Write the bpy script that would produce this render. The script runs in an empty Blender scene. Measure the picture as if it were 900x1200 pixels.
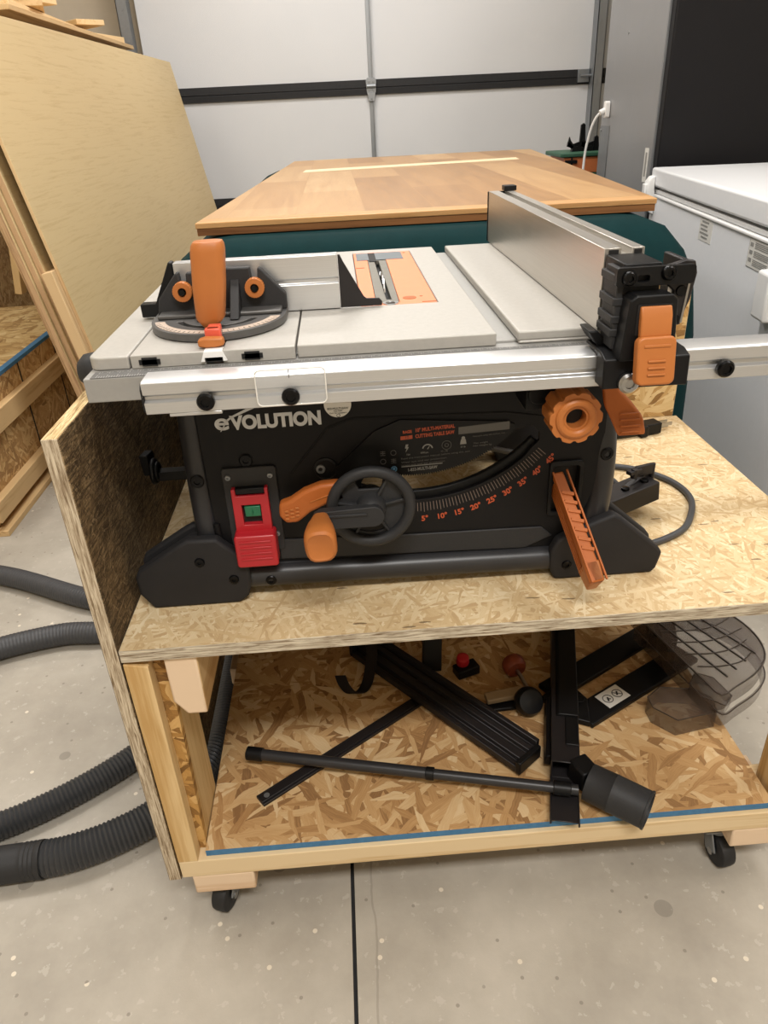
import bpy, bmesh, math, random
from mathutils import Vector, Matrix
random.seed(7)
PI = math.pi
SC = bpy.context.scene
COL = SC.collection

# ------------------------------------------------------------------ colours / materials
def lin(h):
    h = h.lstrip('#')
    out = []
    for i in (0, 2, 4):
        c = int(h[i:i+2], 16)/255
        out.append(c/12.92 if c <= .04045 else ((c+.055)/1.055)**2.4)
    return (*out, 1)

class NT:
    """tiny node helper"""
    def __init__(s, name):
        s.m = bpy.data.materials.new(name); s.m.use_nodes = True
        s.t = s.m.node_tree; s.b = s.t.nodes['Principled BSDF']
        s.tc = s.n('ShaderNodeTexCoord')
    def n(s, k, **p):
        o = s.t.nodes.new(k)
        for a, v in p.items(): setattr(o, a, v)
        return o
    def l(s, a, b): s.t.links.new(a, b)
    def val(s, sock, v):
        if isinstance(v, bpy.types.NodeSocket): s.l(v, sock)
        else: sock.default_value = v
    def math(s, op, a, b=0.0, c=None):
        o = s.n('ShaderNodeMath', operation=op); s.val(o.inputs[0], a); s.val(o.inputs[1], b)
        if c is not None: s.val(o.inputs[2], c)
        return o.outputs[0]
    def mix(s, f, a, b):
        o = s.n('ShaderNodeMix', data_type='RGBA'); s.val(o.inputs[0], f); s.val(o.inputs[6], a); s.val(o.inputs[7], b)
        return o.outputs[2]
    def mixf(s, f, a, b):
        o = s.n('ShaderNodeMix', data_type='FLOAT'); s.val(o.inputs[0], f); s.val(o.inputs[2], a); s.val(o.inputs[3], b)
        return o.outputs[0]
    def ramp(s, f, stops, interp='LINEAR'):
        o = s.n('ShaderNodeValToRGB'); s.val(o.inputs[0], f); r = o.color_ramp; r.interpolation = interp
        while len(r.elements) < len(stops): r.elements.new(.5)
        for e, (p, c) in zip(r.elements, stops): e.position = p; e.color = lin(c) if isinstance(c, str) else (c, c, c, 1)
        return o.outputs[0]
    def noise(s, vec, scale=5, detail=4, rough=.55, dist=0):
        o = s.n('ShaderNodeTexNoise'); s.l(vec, o.inputs['Vector']); o.inputs['Scale'].default_value = scale
        o.inputs['Detail'].default_value = detail; o.inputs['Roughness'].default_value = rough; o.inputs['Distortion'].default_value = dist
        return o.outputs[0]
    def map(s, vec, scale=(1, 1, 1), rot=(0, 0, 0), loc=(0, 0, 0)):
        o = s.n('ShaderNodeMapping'); s.l(vec, o.inputs[0]); o.inputs['Scale'].default_value = scale
        o.inputs['Rotation'].default_value = rot; o.inputs['Location'].default_value = loc
        return o.outputs[0]
    def bump(s, h, strength=.2, dist=.002):
        o = s.n('ShaderNodeBump'); s.l(h, o.inputs['Height']); o.inputs['Strength'].default_value = strength
        o.inputs['Distance'].default_value = dist; s.l(o.outputs[0], s.b.inputs['Normal'])
    def base(s, c): s.val(s.b.inputs['Base Color'], c)
    def set(s, rough=.5, metal=0, spec=.5):
        s.val(s.b.inputs['Roughness'], rough); s.val(s.b.inputs['Metallic'], metal); s.b.inputs['Specular IOR Level'].default_value = spec

def plain(name, c, rough=.5, metal=0, spec=.5, var=.06, nscale=60, bump=.08, dist=.0006):
    k = NT(name); v = k.noise(k.tc.outputs['Object'], nscale, 4)
    a = lin(c); hi = tuple(min(1, x*(1+var*2)) for x in a[:3])+(1,); lo = tuple(x*(1-var*2) for x in a[:3])+(1,)
    k.base(k.mix(v, lo, hi)); k.set(rough, metal, spec)
    if bump: k.bump(v, bump, dist)
    return k.m

def brushed(name, c, axis=0, rough=.35, metal=.9, var=.1):
    k = NT(name); sc = [40, 900, 900]; sc = [900]*3; sc[axis] = 8
    v = k.noise(k.map(k.tc.outputs['Object'], tuple(sc)), 1, 3)
    w = k.noise(k.tc.outputs['Object'], 6, 3)
    a = lin(c); hi = tuple(min(1, x*(1+var)) for x in a[:3])+(1,); lo = tuple(x*(1-var) for x in a[:3])+(1,)
    k.base(k.mix(v, lo, hi)); k.set(k.mixf(w, rough-.06, rough+.1), metal)
    k.bump(v, .05, .0003)
    return k.m

def swz(k, plane):
    if plane == 'xy': return k.tc.outputs['Object']
    s = k.n('ShaderNodeSeparateXYZ'); k.l(k.tc.outputs['Object'], s.inputs[0])
    c = k.n('ShaderNodeCombineXYZ'); i = {'xz': (0, 2), 'yz': (1, 2)}[plane]
    k.l(s.outputs[i[0]], c.inputs[0]); k.l(s.outputs[i[1]], c.inputs[1])
    return c.outputs[0]

def osb(name, plane, size=1.0, stops=None, seed=0, dark=0.0, spots=True, bias=0.0, layers=6, stain=None, bump=.35, asp=1.0, fade=.35):
    """flakes: several layers of stretched cells, the layer whose cell has the highest random number lies on top"""
    k = NT(name); v = swz(k, plane)
    n2 = k.n('ShaderNodeTexNoise'); k.l(v, n2.inputs['Vector']); n2.inputs['Scale'].default_value = 14/size; n2.inputs['Detail'].default_value = 4
    off = k.n('ShaderNodeVectorMath', operation='SCALE'); k.l(n2.outputs['Color'], off.inputs[0]); off.inputs['Scale'].default_value = .022*size
    ad = k.n('ShaderNodeVectorMath', operation='ADD'); k.l(v, ad.inputs[0]); k.l(off.outputs[0], ad.inputs[1]); vv = ad.outputs[0]
    best = tone = None; r = random.Random(seed)
    for i in range(layers):
        a = bias + i*PI/layers + r.uniform(-.2, .2)
        sx, sy = r.uniform(9, 16)/size, r.uniform(38, 70)/size*asp
        mp = k.n('ShaderNodeMapping', vector_type='POINT'); k.l(vv, mp.inputs[0]); mp.inputs['Rotation'].default_value = (0, 0, a); mp.inputs['Location'].default_value = (r.uniform(0, 9), r.uniform(0, 9), 0)
        m2 = k.map(mp.outputs[0], (sx, sy, 0))
        vo = k.n('ShaderNodeTexVoronoi', voronoi_dimensions='2D'); k.l(m2, vo.inputs['Vector']); vo.inputs['Scale'].default_value = 1
        sp = k.n('ShaderNodeSeparateColor'); k.l(vo.outputs['Color'], sp.inputs[0])
        fib = k.noise(k.map(mp.outputs[0], (30/size, 420/size, 1)), 1, 2)
        t = k.math('ADD', sp.outputs[1], k.math('MULTIPLY', k.math('SUBTRACT', fib, .5), .55))
        p = sp.outputs[0]
        if best is None: best, tone = p, t
        else:
            g = k.math('GREATER_THAN', p, best)
            tone = k.mixf(g, tone, t); best = k.math('MAXIMUM', best, p)
    c = k.ramp(tone, stops)
    big = k.noise(v, 3.0, 3)
    c = k.mix(k.math('MULTIPLY', big, fade), c, lin(stops[len(stops)//2][1]))
    if spots:   # small dark bark flecks
        f = k.n('ShaderNodeTexVoronoi', voronoi_dimensions='2D'); k.l(k.map(vv, (16/size, 90/size, 1), (0, 0, .5)), f.inputs['Vector']); f.inputs['Scale'].default_value = 1
        s3 = k.n('ShaderNodeSeparateColor'); k.l(f.outputs['Color'], s3.inputs[0])
        msk = k.math('MULTIPLY', k.math('GREATER_THAN', s3.outputs[0], .972), k.math('LESS_THAN', f.outputs['Distance'], .30))
        c = k.mix(k.math('MULTIPLY', msk, .7), c, lin('#4a3522'))
    if stain: c = stain(k, v, c)
    k.base(c); k.set(.72, 0, .25)
    k.bump(tone, bump, .0012)
    return k.m

def wood(name, light, dark, axis=0, scale=1.0, rough=.6, knots=False, spec=.3, contrast=1.0, bump=.12):
    k = NT(name); sc = [34*scale]*3; sc[axis] = 1.6*scale
    v = k.map(k.tc.outputs['Object'], tuple(sc))
    a = k.noise(v, 1.2, 5, .6, .6); b = k.noise(k.map(k.tc.outputs['Object'], tuple(9*x for x in sc)), 1, 2)
    f = k.math('ADD', k.math('MULTIPLY', a, 1.0), k.math('MULTIPLY', k.math('SUBTRACT', b, .5), .35))
    c = k.ramp(f, [(.3, dark), (.5, light), (.75, light)])
    k.base(c); k.set(rough, 0, spec); k.bump(f, bump, .0006)
    return k.m

M = {}
M['osb_deck'] = osb('osb_deck', 'xy', .46, [(0, '#ab8c62'), (.2, '#bda075'), (.5, '#cab28a'), (.8, '#d4c09b'), (1, '#e0d0af')], 3, bump=.35, asp=1.7, fade=.75, layers=7)
M['osb_shelf'] = osb('osb_shelf', 'xy', .82, [(0, '#6f4b2c'), (.2, '#9c7448'), (.45, '#b89263'), (.7, '#c8a677'), (1, '#dcc49b')], 11, spots=False, asp=1.25, fade=.6)
def stain_side(k, v, c):
    n = k.noise(k.map(v, (5, 3, 1), (0, 0, .6)), 1, 4)
    m = k.ramp(n, [(.38, 0.0), (.66, .75)])
    f1 = k.noise(k.map(v, (34, 330, 1), (0, 0, 1.25)), 1, 3, .6, 1.2); f2 = k.noise(k.map(v, (30, 300, 1), (0, 0, 2.1)), 1, 3, .6, 1.2)
    d1 = k.ramp(k.math('MULTIPLY', f1, f2), [(.15, .75), (.30, .0)])
    l1 = k.ramp(k.math('MAXIMUM', f1, f2), [(.62, .0), (.72, .5)])
    c = k.mix(m, c, lin('#33261b')); c = k.mix(d1, c, lin('#1c140d'))
    return k.mix(l1, c, lin('#a88f68'))
M['osb_side'] = osb('osb_side', 'yz', .34, [(0, '#4d3c29'), (.3, '#6f5a3e'), (.6, '#8a7353'), (.85, '#9d8562'), (1, '#b59d78')], 5, spots=False, bias=.9, stain=stain_side, bump=1.0, asp=2.6, fade=.4)
M['osb_back'] = osb('osb_back', 'xz', .8, [(0, '#77552f'), (.3, '#a37b48'), (.6, '#c3a06a'), (1, '#ddc494')], 8, spots=False, asp=1.4)
M['osb_crate'] = osb('osb_crate', 'yz', .8, [(0, '#7d5b38'), (.3, '#a67f51'), (.6, '#c09b68'), (1, '#d8bb8b')], 9, spots=False, asp=1.4, fade=.5)
M['osb_crate_top'] = osb('osb_crate_top', 'xy', 1.0, [(0, '#8a6a42'), (.3, '#b0905f'), (.6, '#c5a977'), (1, '#d9c495')], 14, spots=False)
M['osb_gusset'] = osb('osb_gusset', 'xz', .5, [(0, '#5f3f20'), (.3, '#99703c'), (.6, '#b98e50'), (1, '#d5b075')], 15, spots=False)
def edge_mat(name, axis, c0='#8f7a5f', c1='#c9b695'):
    k = NT(name); sc = [1]*3; sc = [420]*3; sc[axis] = 26
    a = k.noise(k.map(k.tc.outputs['Object'], tuple(sc)), 1, 4, .65, .8)
    k.base(k.ramp(a, [(.32, '#6c5840'), (.45, c0), (.6, c1), (.85, '#ddcfb2')])); k.set(.85, 0, .2); k.bump(a, .5, .001); return k.m
M['edge_x'] = edge_mat('osb_edge_x', 0, '#a0937f', '#c9bfab'); M['edge_z'] = edge_mat('osb_edge_z', 2, '#a3927a', '#cbbda5'); M['edge_y'] = edge_mat('osb_edge_y', 1, '#b79a6c', '#dcc69a')
M['pine_z'] = wood('pine_z', '#d6b988', '#bb965f', 2, .7)
M['pine_y'] = wood('pine_y', '#d0b081', '#b38d5d', 1, .7)
M['pine_x'] = wood('pine_x', '#dac39c', '#c4a474', 0, .7)
M['pine_end'] = wood('pine_end', '#dcc3a6', '#c8a683', 0, .5, rough=.8)
M['offcut'] = wood('offcut_wood', '#e3c698', '#cfa972', 1, .7)
M['ply_face'] = wood('ply_face', '#cdb68a', '#c2a97c', 1, 2.4, rough=.5, bump=.04)
M['ply_edge'] = wood('ply_edge', '#c2a079', '#937050', 2, 1.6, rough=.8)
M['ply_edge_light'] = wood('ply_edge_light', '#d8b98c', '#c09a6c', 2, 1.2, rough=.8)
M['dark_wood'] = wood('dark_wood', '#8a6746', '#5f4430', 2, .8)
M['black_plastic'] = plain('black_plastic', '#111112', .42, 0, .22, var=.08, bump=.06)
M['black_rough'] = plain('black_textured', '#2b2b2c', .55, 0, .3, var=.1, nscale=400, bump=.25)
M['panel_black'] = plain('panel_black', '#131213', .5, 0, .2, var=.1, nscale=300, bump=.12)
M['foot_black'] = plain('foot_black', '#252425', .6, 0, .25, var=.12, nscale=30, bump=.12)
M['tube_black'] = plain('tube_black', '#2a2a2c', .36, var=.06, spec=.4)
M['deep_black'] = plain('deep_black', '#0b0b0c', .7)
M['black_metal'] = plain('black_metal', '#232021', .45, .3)
M['bolt'] = plain('bolt_black', '#151516', .3, .7)
M['chrome'] = plain('chrome', '#a5a5a5', .28, 1, bump=.02)
M['orange'] = plain('orange_plastic', '#b06a34', .42, 0, .35, var=.03, bump=.06)
M['orange_light'] = plain('orange_insert', '#e0855c', .5, var=.03)
M['orange_burnt'] = plain('orange_burnt', '#a85c28', .45, 0, .3, var=.04)
M['red'] = plain('red_plastic', '#a81d26', .35, var=.03)
M['coral'] = plain('coral_plastic', '#d65a44', .4)
M['green_sw'] = plain('green_button', '#1a6a48', .3)
M['alu_table'] = plain('cast_table', '#aaa7a1', .5, .15, var=.05, nscale=160, bump=.12, dist=.0005)
M['alu_lip'] = plain('table_lip', '#9c9b98', .5, .3, var=.03, nscale=200)
M['alu_x'] = brushed('aluminium_x', '#c9cacb', 0, .32, .75)
M['alu_y'] = brushed('aluminium_y', '#c6c2bb', 1, .3, .85)
M['galv'] = brushed('galvanised', '#9a9ea2', 2, .42, .8, .18)
M['fridge_steel'] = brushed('fridge_steel', '#a9aaac', 2, .38, .85, .1)
M['grey_metal'] = plain('grey_metal', '#85888b', .4, .6)
M['white'] = plain('white_enamel', '#eceef1', .28, var=.015, bump=.02)
M['white_trim'] = plain('white_trim', '#e9e9e8', .4, var=.01)
M['white_label'] = plain('white_label', '#dcdad4', .5, var=.02)
M['label_grey'] = plain('label_print_grey', '#8d8c88', .6)
M['logo'] = plain('logo_silver', '#c9cbcd', .45)
M['print_grey'] = plain('print_grey', '#8a8a88', .6)
M['print_dim'] = plain('print_dim', '#5a5957', .6)
M['print_orange'] = plain('print_orange', '#b04a26', .5)
M['tick'] = plain('tick_print', '#75665c', .6)
M['print_blue'] = plain('print_blue', '#5b8fb8', .5)
M['ink'] = plain('ink', '#20201f', .6)
M['green_cloth'] = plain('green_cloth', '#08282a', .8, 0, .1, var=.12, nscale=25, bump=.3, dist=.004)
M['fridge_black'] = plain('fridge_black', '#18181b', .4, 0, .18, var=.06, nscale=8, bump=.03)
M['green_case'] = plain('green_case', '#2f5a45', .5)
M['orange_case'] = plain('orange_case', '#c4703f', .5)
M['rubber'] = plain('rubber', '#18181a', .6, var=.1)
M['hose_smooth'] = plain('hose_smooth', '#3a3b3e', .5, var=.06)
M['hose_ribbed'] = plain('hose_ribbed', '#333436', .42, var=.08)
M['dust_edge'] = plain('blue_paint', '#3f739c', .7, var=.15, nscale=120)
M['wall_paint'] = plain('wall_paint', '#cbc0ad', .8, var=.03, nscale=20)
M['ceiling_paint'] = plain('ceiling_paint', '#e6e4df', .9)
M['grout'] = plain('black_seal', '#202022', .7, var=.2, nscale=60)
M['slide_grey'] = plain('grey_shim', '#7d868c', .35, .8)
M['insert_grey'] = plain('grey_insert', '#77746c', .55, .3)
M['blade'] = plain('blade_steel', '#a9a9aa', .25, 1)
M['base_grey'] = plain('gauge_casting', '#5d5c5b', .45, .5, var=.12, nscale=50)
M['scale_beige'] = plain('scale_beige', '#b9a899', .5)
M['tan'] = plain('tan_plastic', '#9b8566', .6)
M['burnt_knob'] = plain('burnt_knob', '#74321b', .5)

def door_mat():
    k = NT('garage_door_panel'); v = k.tc.outputs['Object']
    a = k.noise(v, 260, 3, .7); b = k.noise(v, 1.5, 2)
    k.base(k.mix(b, lin('#d3d5d8'), lin('#dfe0e2'))); k.set(.6, 0, .3); k.bump(a, .5, .002); return k.m
M['door'] = door_mat()

def concrete():
    k = NT('concrete'); v = k.tc.outputs['Object']
    a = k.noise(v, 3.2, 6, .65); b = k.noise(v, 55, 4, .6); f = k.noise(v, 320, 2)
    c = k.ramp(a, [(.3, '#968f84'), (.5, '#a8a195'), (.7, '#b8b1a5')])
    c = k.mix(k.math('MULTIPLY', k.math('GREATER_THAN', b, .63), .35), c, lin('#c6c0b6'))
    # dark blotches and specks
    vo = k.n('ShaderNodeTexVoronoi', voronoi_dimensions='2D'); k.l(v, vo.inputs['Vector']); vo.inputs['Scale'].default_value = 7
    s = k.n('ShaderNodeSeparateColor'); k.l(vo.outputs['Color'], s.inputs[0])
    m = k.math('MULTIPLY', k.math('GREATER_THAN', s.outputs[0], .8), k.math('LESS_THAN', vo.outputs['Distance'], k.math('MULTIPLY', s.outputs[1], .13)))
    c = k.mix(k.math('MULTIPLY', m, .35), c, lin('#5c5750'))
    v2 = k.n('ShaderNodeTexVoronoi', voronoi_dimensions='2D'); k.l(v, v2.inputs['Vector']); v2.inputs['Scale'].default_value = 42
    s2 = k.n('ShaderNodeSeparateColor'); k.l(v2.outputs['Color'], s2.inputs[0])
    m2 = k.math('MULTIPLY', k.math('GREATER_THAN', s2.outputs[0], .93), k.math('LESS_THAN', v2.outputs['Distance'], .11))
    c = k.mix(k.math('MULTIPLY', m2, .5), c, lin('#6b645a'))
    m3 = k.math('MULTIPLY', k.math('GREATER_THAN', s2.outputs[1], .972), k.math('LESS_THAN', v2.outputs['Distance'], .15))
    c = k.mix(m3, c, lin('#d4cab8'))
    # hairline crack beside the joint
    sx = k.n('ShaderNodeSeparateXYZ'); k.l(v, sx.inputs[0])
    w = k.noise(k.map(v, (0, 9, 0)), 1, 3)
    d = k.math('ABSOLUTE', k.math('SUBTRACT', sx.outputs[0], k.math('ADD', .262, k.math('MULTIPLY', w, .02))))
    c = k.mix(k.math('MULTIPLY', k.math('LESS_THAN', d, .0016), .3), c, lin('#6b655c'))
    k.base(c); k.set(k.mixf(a, .5, .75), 0, .35)
    k.bump(k.math('ADD', f, b), .15, .001); return k.m
M['concrete'] = concrete()

def tabletop_mat():
    k = NT('tabletop_boards'); v = k.tc.outputs['Object']
    br = k.n('ShaderNodeTexBrick'); k.l(k.map(v, (1, 1, 1), (0, 0, PI/2)), br.inputs['Vector'])
    br.offset = .45; br.inputs['Scale'].default_value = 1; br.inputs['Mortar Size'].default_value = 0.0008
    br.inputs['Brick Width'].default_value = .75; br.inputs['Row Height'].default_value = .15
    br.inputs['Color1'].default_value = (0, 0, 0, 1); br.inputs['Color2'].default_value = (1, 1, 1, 1); br.inputs['Mortar'].default_value = (.4, .4, .4, 1)
    g = k.noise(k.map(v, (34, 2.4, 1)), 1, 5, .6, .9); f = k.noise(k.map(v, (260, 14, 1)), 1, 2)
    bs = k.n('ShaderNodeSeparateColor'); k.l(br.outputs['Color'], bs.inputs[0])
    t = k.math('ADD', k.math('MULTIPLY', bs.outputs[0], .5), k.math('MULTIPLY', g, .5))
    c = k.ramp(t, [(.15, '#916b44'), (.4, '#ab8356'), (.65, '#bc9667'), (.9, '#ccad82')])
    c = k.mix(k.math('MULTIPLY', k.math('SUBTRACT', f, .45), .6), c, lin('#8e5f33'))
    k.base(c); k.set(k.mixf(g, .28, .42), 0, .45); k.bump(f, .04, .0005); return k.m
M['tabletop'] = tabletop_mat()
M['strip'] = wood('tabletop_strip', '#efdcb6', '#e2c592', 0, .6, rough=.4)
M['top_edge'] = wood('tabletop_edge', '#8c5f38', '#6b4526', 0, .9)
M['maple_edge'] = wood('tabletop_front', '#c49866', '#aa7c4c', 0, .6, rough=.35)

def smoke(name, col, alpha=.4, rough=.12):
    k = NT(name); k.base(lin(col)); k.set(rough, 0, .5); k.b.inputs['Alpha'].default_value = alpha
    return k.m
M['smoked'] = smoke('smoked_plastic', '#5e5046', .38)
M['smoked_rib'] = plain('smoked_rib', '#3c332d', .3)
M['clear'] = smoke('clear_plastic', '#d8dadc', .16, rough=.06)

# ------------------------------------------------------------------ mesh helpers
class B:
    def __init__(s): s.b = bmesh.new()
    def _add(s, vs, fs):
        v = [s.b.verts.new(p) for p in vs]
        for f in fs:
            try: s.b.faces.new([v[i] for i in f])
            except ValueError: pass
        return v
    def box(s, x0, x1, y0, y1, z0, z1, M4=None):
        P = [Vector((x, y, z)) for z in (z0, z1) for y in (y0, y1) for x in (x0, x1)]
        if M4: P = [M4 @ p for p in P]
        s._add(P, [(0, 2, 3, 1), (4, 5, 7, 6), (0, 1, 5, 4), (2, 6, 7, 3), (0, 4, 6, 2), (1, 3, 7, 5)]); return s
    def obox(s, c, sx, sy, sz, rx=0, ry=0, rz=0):
        m = Matrix.Translation(c) @ Matrix.Rotation(rz, 4, 'Z') @ Matrix.Rotation(ry, 4, 'Y') @ Matrix.Rotation(rx, 4, 'X')
        return s.box(-sx/2, sx/2, -sy/2, sy/2, -sz/2, sz/2, m)
    def beam(s, p0, p1, w, h, up=(0, 0, 1)):
        """box of width w, height h running from p0 to p1"""
        p0, p1 = Vector(p0), Vector(p1); d = (p1-p0); L = d.length; d.normalize()
        r = d.cross(Vector(up)).normalized(); u = r.cross(d).normalized()
        m = Matrix(((r.x, d.x, u.x, p0.x), (r.y, d.y, u.y, p0.y), (r.z, d.z, u.z, p0.z), (0, 0, 0, 1)))
        return s.box(-w/2, w/2, 0, L, -h/2, h/2, m)
    def prism(s, outer, a, b, axis='y', holes=(), M4=None):
        """outline in the plane across axis, extruded a..b; x:(y,z) y:(x,z) z:(x,y)"""
        def P(q, t):
            p = {'x': (t, q[0], q[1]), 'y': (q[0], t, q[1]), 'z': (q[0], q[1], t)}[axis]
            p = Vector(p); return M4 @ p if M4 else p
        if not holes:
            n = len(outer); V = [P(q, a) for q in outer]+[P(q, b) for q in outer]
            s._add(V, [tuple(range(n))[::-1], tuple(range(n, 2*n))]+[(i, (i+1) % n, n+(i+1) % n, n+i) for i in range(n)])
        else:
            tb = bmesh.new(); ed = []
            for lp in [outer]+list(holes):
                vs = [tb.verts.new((q[0], q[1], 0)) for q in lp]
                ed += [tb.edges.new((vs[i], vs[(i+1) % len(vs)])) for i in range(len(vs))]
            bmesh.ops.triangle_fill(tb, use_beauty=True, use_dissolve=False, edges=ed)
            tb.verts.index_update(); pts = [(v.co.x, v.co.y) for v in tb.verts]; n = len(pts)
            fs = [tuple(v.index for v in f.verts) for f in tb.faces]
            V = [P(q, a) for q in pts]+[P(q, b) for q in pts]; F = [f[::-1] for f in fs]+[tuple(i+n for i in f) for f in fs]
            for e in tb.edges:
                if len(e.link_faces) == 1: i, j = e.verts[0].index, e.verts[1].index; F.append((i, j, n+j, n+i))
            tb.free(); s._add(V, F)
        return s
    def cyl(s, p0, p1, r0, r1=None, n=24, cap=True):
        r1 = r0 if r1 is None else r1
        return s.rings([p0, p1], [r0, r1], n, cap)
    def rings(s, pts, rs, n=20, cap=True, closed=False, squash=None):
        pts = [Vector(p) for p in pts]; k = len(pts); fr = []
        for i in range(k):
            if closed: t = pts[(i+1) % k]-pts[i-1]
            else:
                t = pts[min(i+1, k-1)]-pts[max(i-1, 0)]
                if t.length < 1e-7: t = pts[-1]-pts[0]
            fr.append(t.normalized())
        up = Vector((0, 0, 1)) if abs(fr[0].z) < .9 else Vector((0, 1, 0))
        u = fr[0].cross(up).normalized(); V = []
        for i in range(k):
            u = (u-fr[i]*u.dot(fr[i])).normalized(); w = fr[i].cross(u)
            for j in range(n):
                a = 2*PI*j/n; V.append(pts[i]+(u*math.cos(a)+w*math.sin(a)*(squash or 1))*rs[i])
        F = []
        for i in range(k if closed else k-1):
            for j in range(n):
                a, b = i*n+j, i*n+(j+1) % n; c, d = ((i+1) % k)*n+(j+1) % n, ((i+1) % k)*n+j; F.append((a, b, c, d))
        if cap and not closed: F += [tuple(range(n))[::-1], tuple(range((k-1)*n, k*n))]
        s._add(V, F); return s
    def lathe(s, prof, c, axis=(0, 0, 1), n=32):
        """profile of (radius, height) about an axis through c"""
        ax = Vector(axis).normalized(); c = Vector(c)
        return s.rings_dir([c+ax*h for r, h in prof], [max(r, 1e-4) for r, h in prof], ax, n)
    def rings_dir(s, pts, rs, ax, n):
        up = Vector((0, 0, 1)) if abs(ax.z) < .9 else Vector((0, 1, 0)); u = ax.cross(up).normalized(); w = ax.cross(u); V = []
        for p, r in zip(pts, rs):
            for j in range(n): a = 2*PI*j/n; V.append(p+(u*math.cos(a)+w*math.sin(a))*r)
        k = len(pts); F = [(i*n+j, i*n+(j+1) % n, (i+1)*n+(j+1) % n, (i+1)*n+j) for i in range(k-1) for j in range(n)]
        F += [tuple(range(n))[::-1], tuple(range((k-1)*n, k*n))]
        s._add(V, F); return s
    def torus(s, c, R, r, axis='y', n=48, m=14):
        pts = []
        for i in range(n):
            a = 2*PI*i/n; q = (R*math.cos(a), R*math.sin(a))
            pts.append(Vector(c)+Vector({'x': (0, *q), 'y': (q[0], 0, q[1]), 'z': (*q, 0)}[axis]))
        return s.rings(pts, [r]*n, m, closed=True)

ORG = {}
def build(b, name, mats, parent=None, bevel=0.0, seg=2, smooth=True, label=None):
    if not isinstance(mats, (list, tuple)): mats = [mats]
    bm = b.b; bmesh.ops.recalc_face_normals(bm, faces=bm.faces[:])
    org = ORG.get(parent.name, Vector()) if parent else Vector()
    me = bpy.data.meshes.new(name)
    if org.length: bmesh.ops.translate(bm, verts=bm.verts[:], vec=-org)
    bm.to_mesh(me); bm.free()
    for m in mats: me.materials.append(M[m] if isinstance(m, str) else m)
    o = bpy.data.objects.new(name, me); COL.objects.link(o)
    if parent: o.parent = parent
    ORG[o.name] = org
    if smooth:
        me.shade_smooth(); me.set_sharp_from_angle(angle=math.radians(38))
    if bevel:
        md = o.modifiers.new('bevel', 'BEVEL'); md.width = bevel; md.segments = seg; md.limit_method = 'ANGLE'; md.angle_limit = math.radians(35); md.harden_normals = False
    if label: o['label'] = label
    return o
def thing(name, label, cat, loc=(0, 0, 0), group=None):
    o = bpy.data.objects.new(name, None); COL.objects.link(o); o.location = loc; o.empty_display_size = .05
    ORG[o.name] = Vector(loc); o['label'] = label; o['category'] = cat
    if group: o['group'] = group
    return o
def tag(o, label, cat, group=None):
    o['label'] = label; o['category'] = cat
    if group: o['group'] = group
    return o
def struct(b, name, mats, bevel=0.0):
    o = build(b, name, mats, None, bevel); o['kind'] = 'structure'; return o
def pivot(o, p):
    """move a single-mesh thing's origin to p"""
    p = Vector(p); o.data.transform(Matrix.Translation(-p)); o.location = p; return o
def facemat(o, axis, idx, sign=None):
    """faces whose normal is not along axis get material idx"""
    for f in o.data.polygons:
        n = f.normal
        if abs(n[axis]) < .7: f.material_index = idx
def facemat2(o):
    for f in o.data.polygons: f.material_index = 1 if abs(f.normal.y) > .7 else 0
def arc(cx, cy, r, a0, a1, n):
    return [(cx+r*math.sin(a0+(a1-a0)*i/n), cy-r*math.cos(a0+(a1-a0)*i/n)) for i in range(n+1)]
def rrect(x0, x1, y0, y1, r, n=5):
    P = []
    for cx, cy, a in ((x1-r, y1-r, 0), (x0+r, y1-r, PI/2), (x0+r, y0+r, PI), (x1-r, y0+r, 1.5*PI)):
        P += [(cx+r*math.cos(a+i*PI/2/n), cy+r*math.sin(a+i*PI/2/n)) for i in range(n+1)]
    return P
def spline(pts, n=12):
    pts = [Vector(p) for p in pts]; out = []
    for i in range(len(pts)-1):
        p0, p1, p2, p3 = pts[max(i-1, 0)], pts[i], pts[i+1], pts[min(i+2, len(pts)-1)]
        for j in range(n):
            t = j/n; out.append(.5*((2*p1)+(p2-p0)*t+(2*p0-5*p1+4*p2-p3)*t*t+(3*p1-p0-3*p2+p3)*t**3))
    return out+[pts[-1]]
def text(s, size, mat, parent, name, loc, rot=(PI/2, 0, 0), bold=0.0, width=None, align='LEFT', ext=.0002, spacing=1.0, label=None):
    cu = bpy.data.curves.new('t', 'FONT'); cu.body = s; cu.size = size; cu.offset = bold; cu.extrude = ext; cu.align_x = align; cu.align_y = 'BOTTOM_BASELINE'; cu.space_character = spacing
    t = bpy.data.objects.new('t', cu); COL.objects.link(t); bpy.context.view_layer.update()
    me = bpy.data.meshes.new_from_object(t.evaluated_get(bpy.context.evaluated_depsgraph_get()))
    bpy.data.objects.remove(t); bpy.data.curves.remove(cu); me.name = name
    xs = [v.co.x for v in me.vertices]; sx = 1
    if width: sx = width/(max(xs)-min(xs))
    org = ORG.get(parent.name, Vector()) if parent else Vector()
    from mathutils import Euler
    m = Matrix.Translation(Vector(loc)-org) @ Euler(rot).to_matrix().to_4x4() @ Matrix.Diagonal((sx, 1, 1, 1))
    if width and align == 'LEFT': m = m @ Matrix.Translation((-min(xs), 0, 0))
    me.transform(m); me.materials.clear(); me.materials.append(M[mat])
    o = bpy.data.objects.new(name, me); COL.objects.link(o); o.parent = parent; ORG[o.name] = org
    if label: o['label'] = label
    return o
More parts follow.
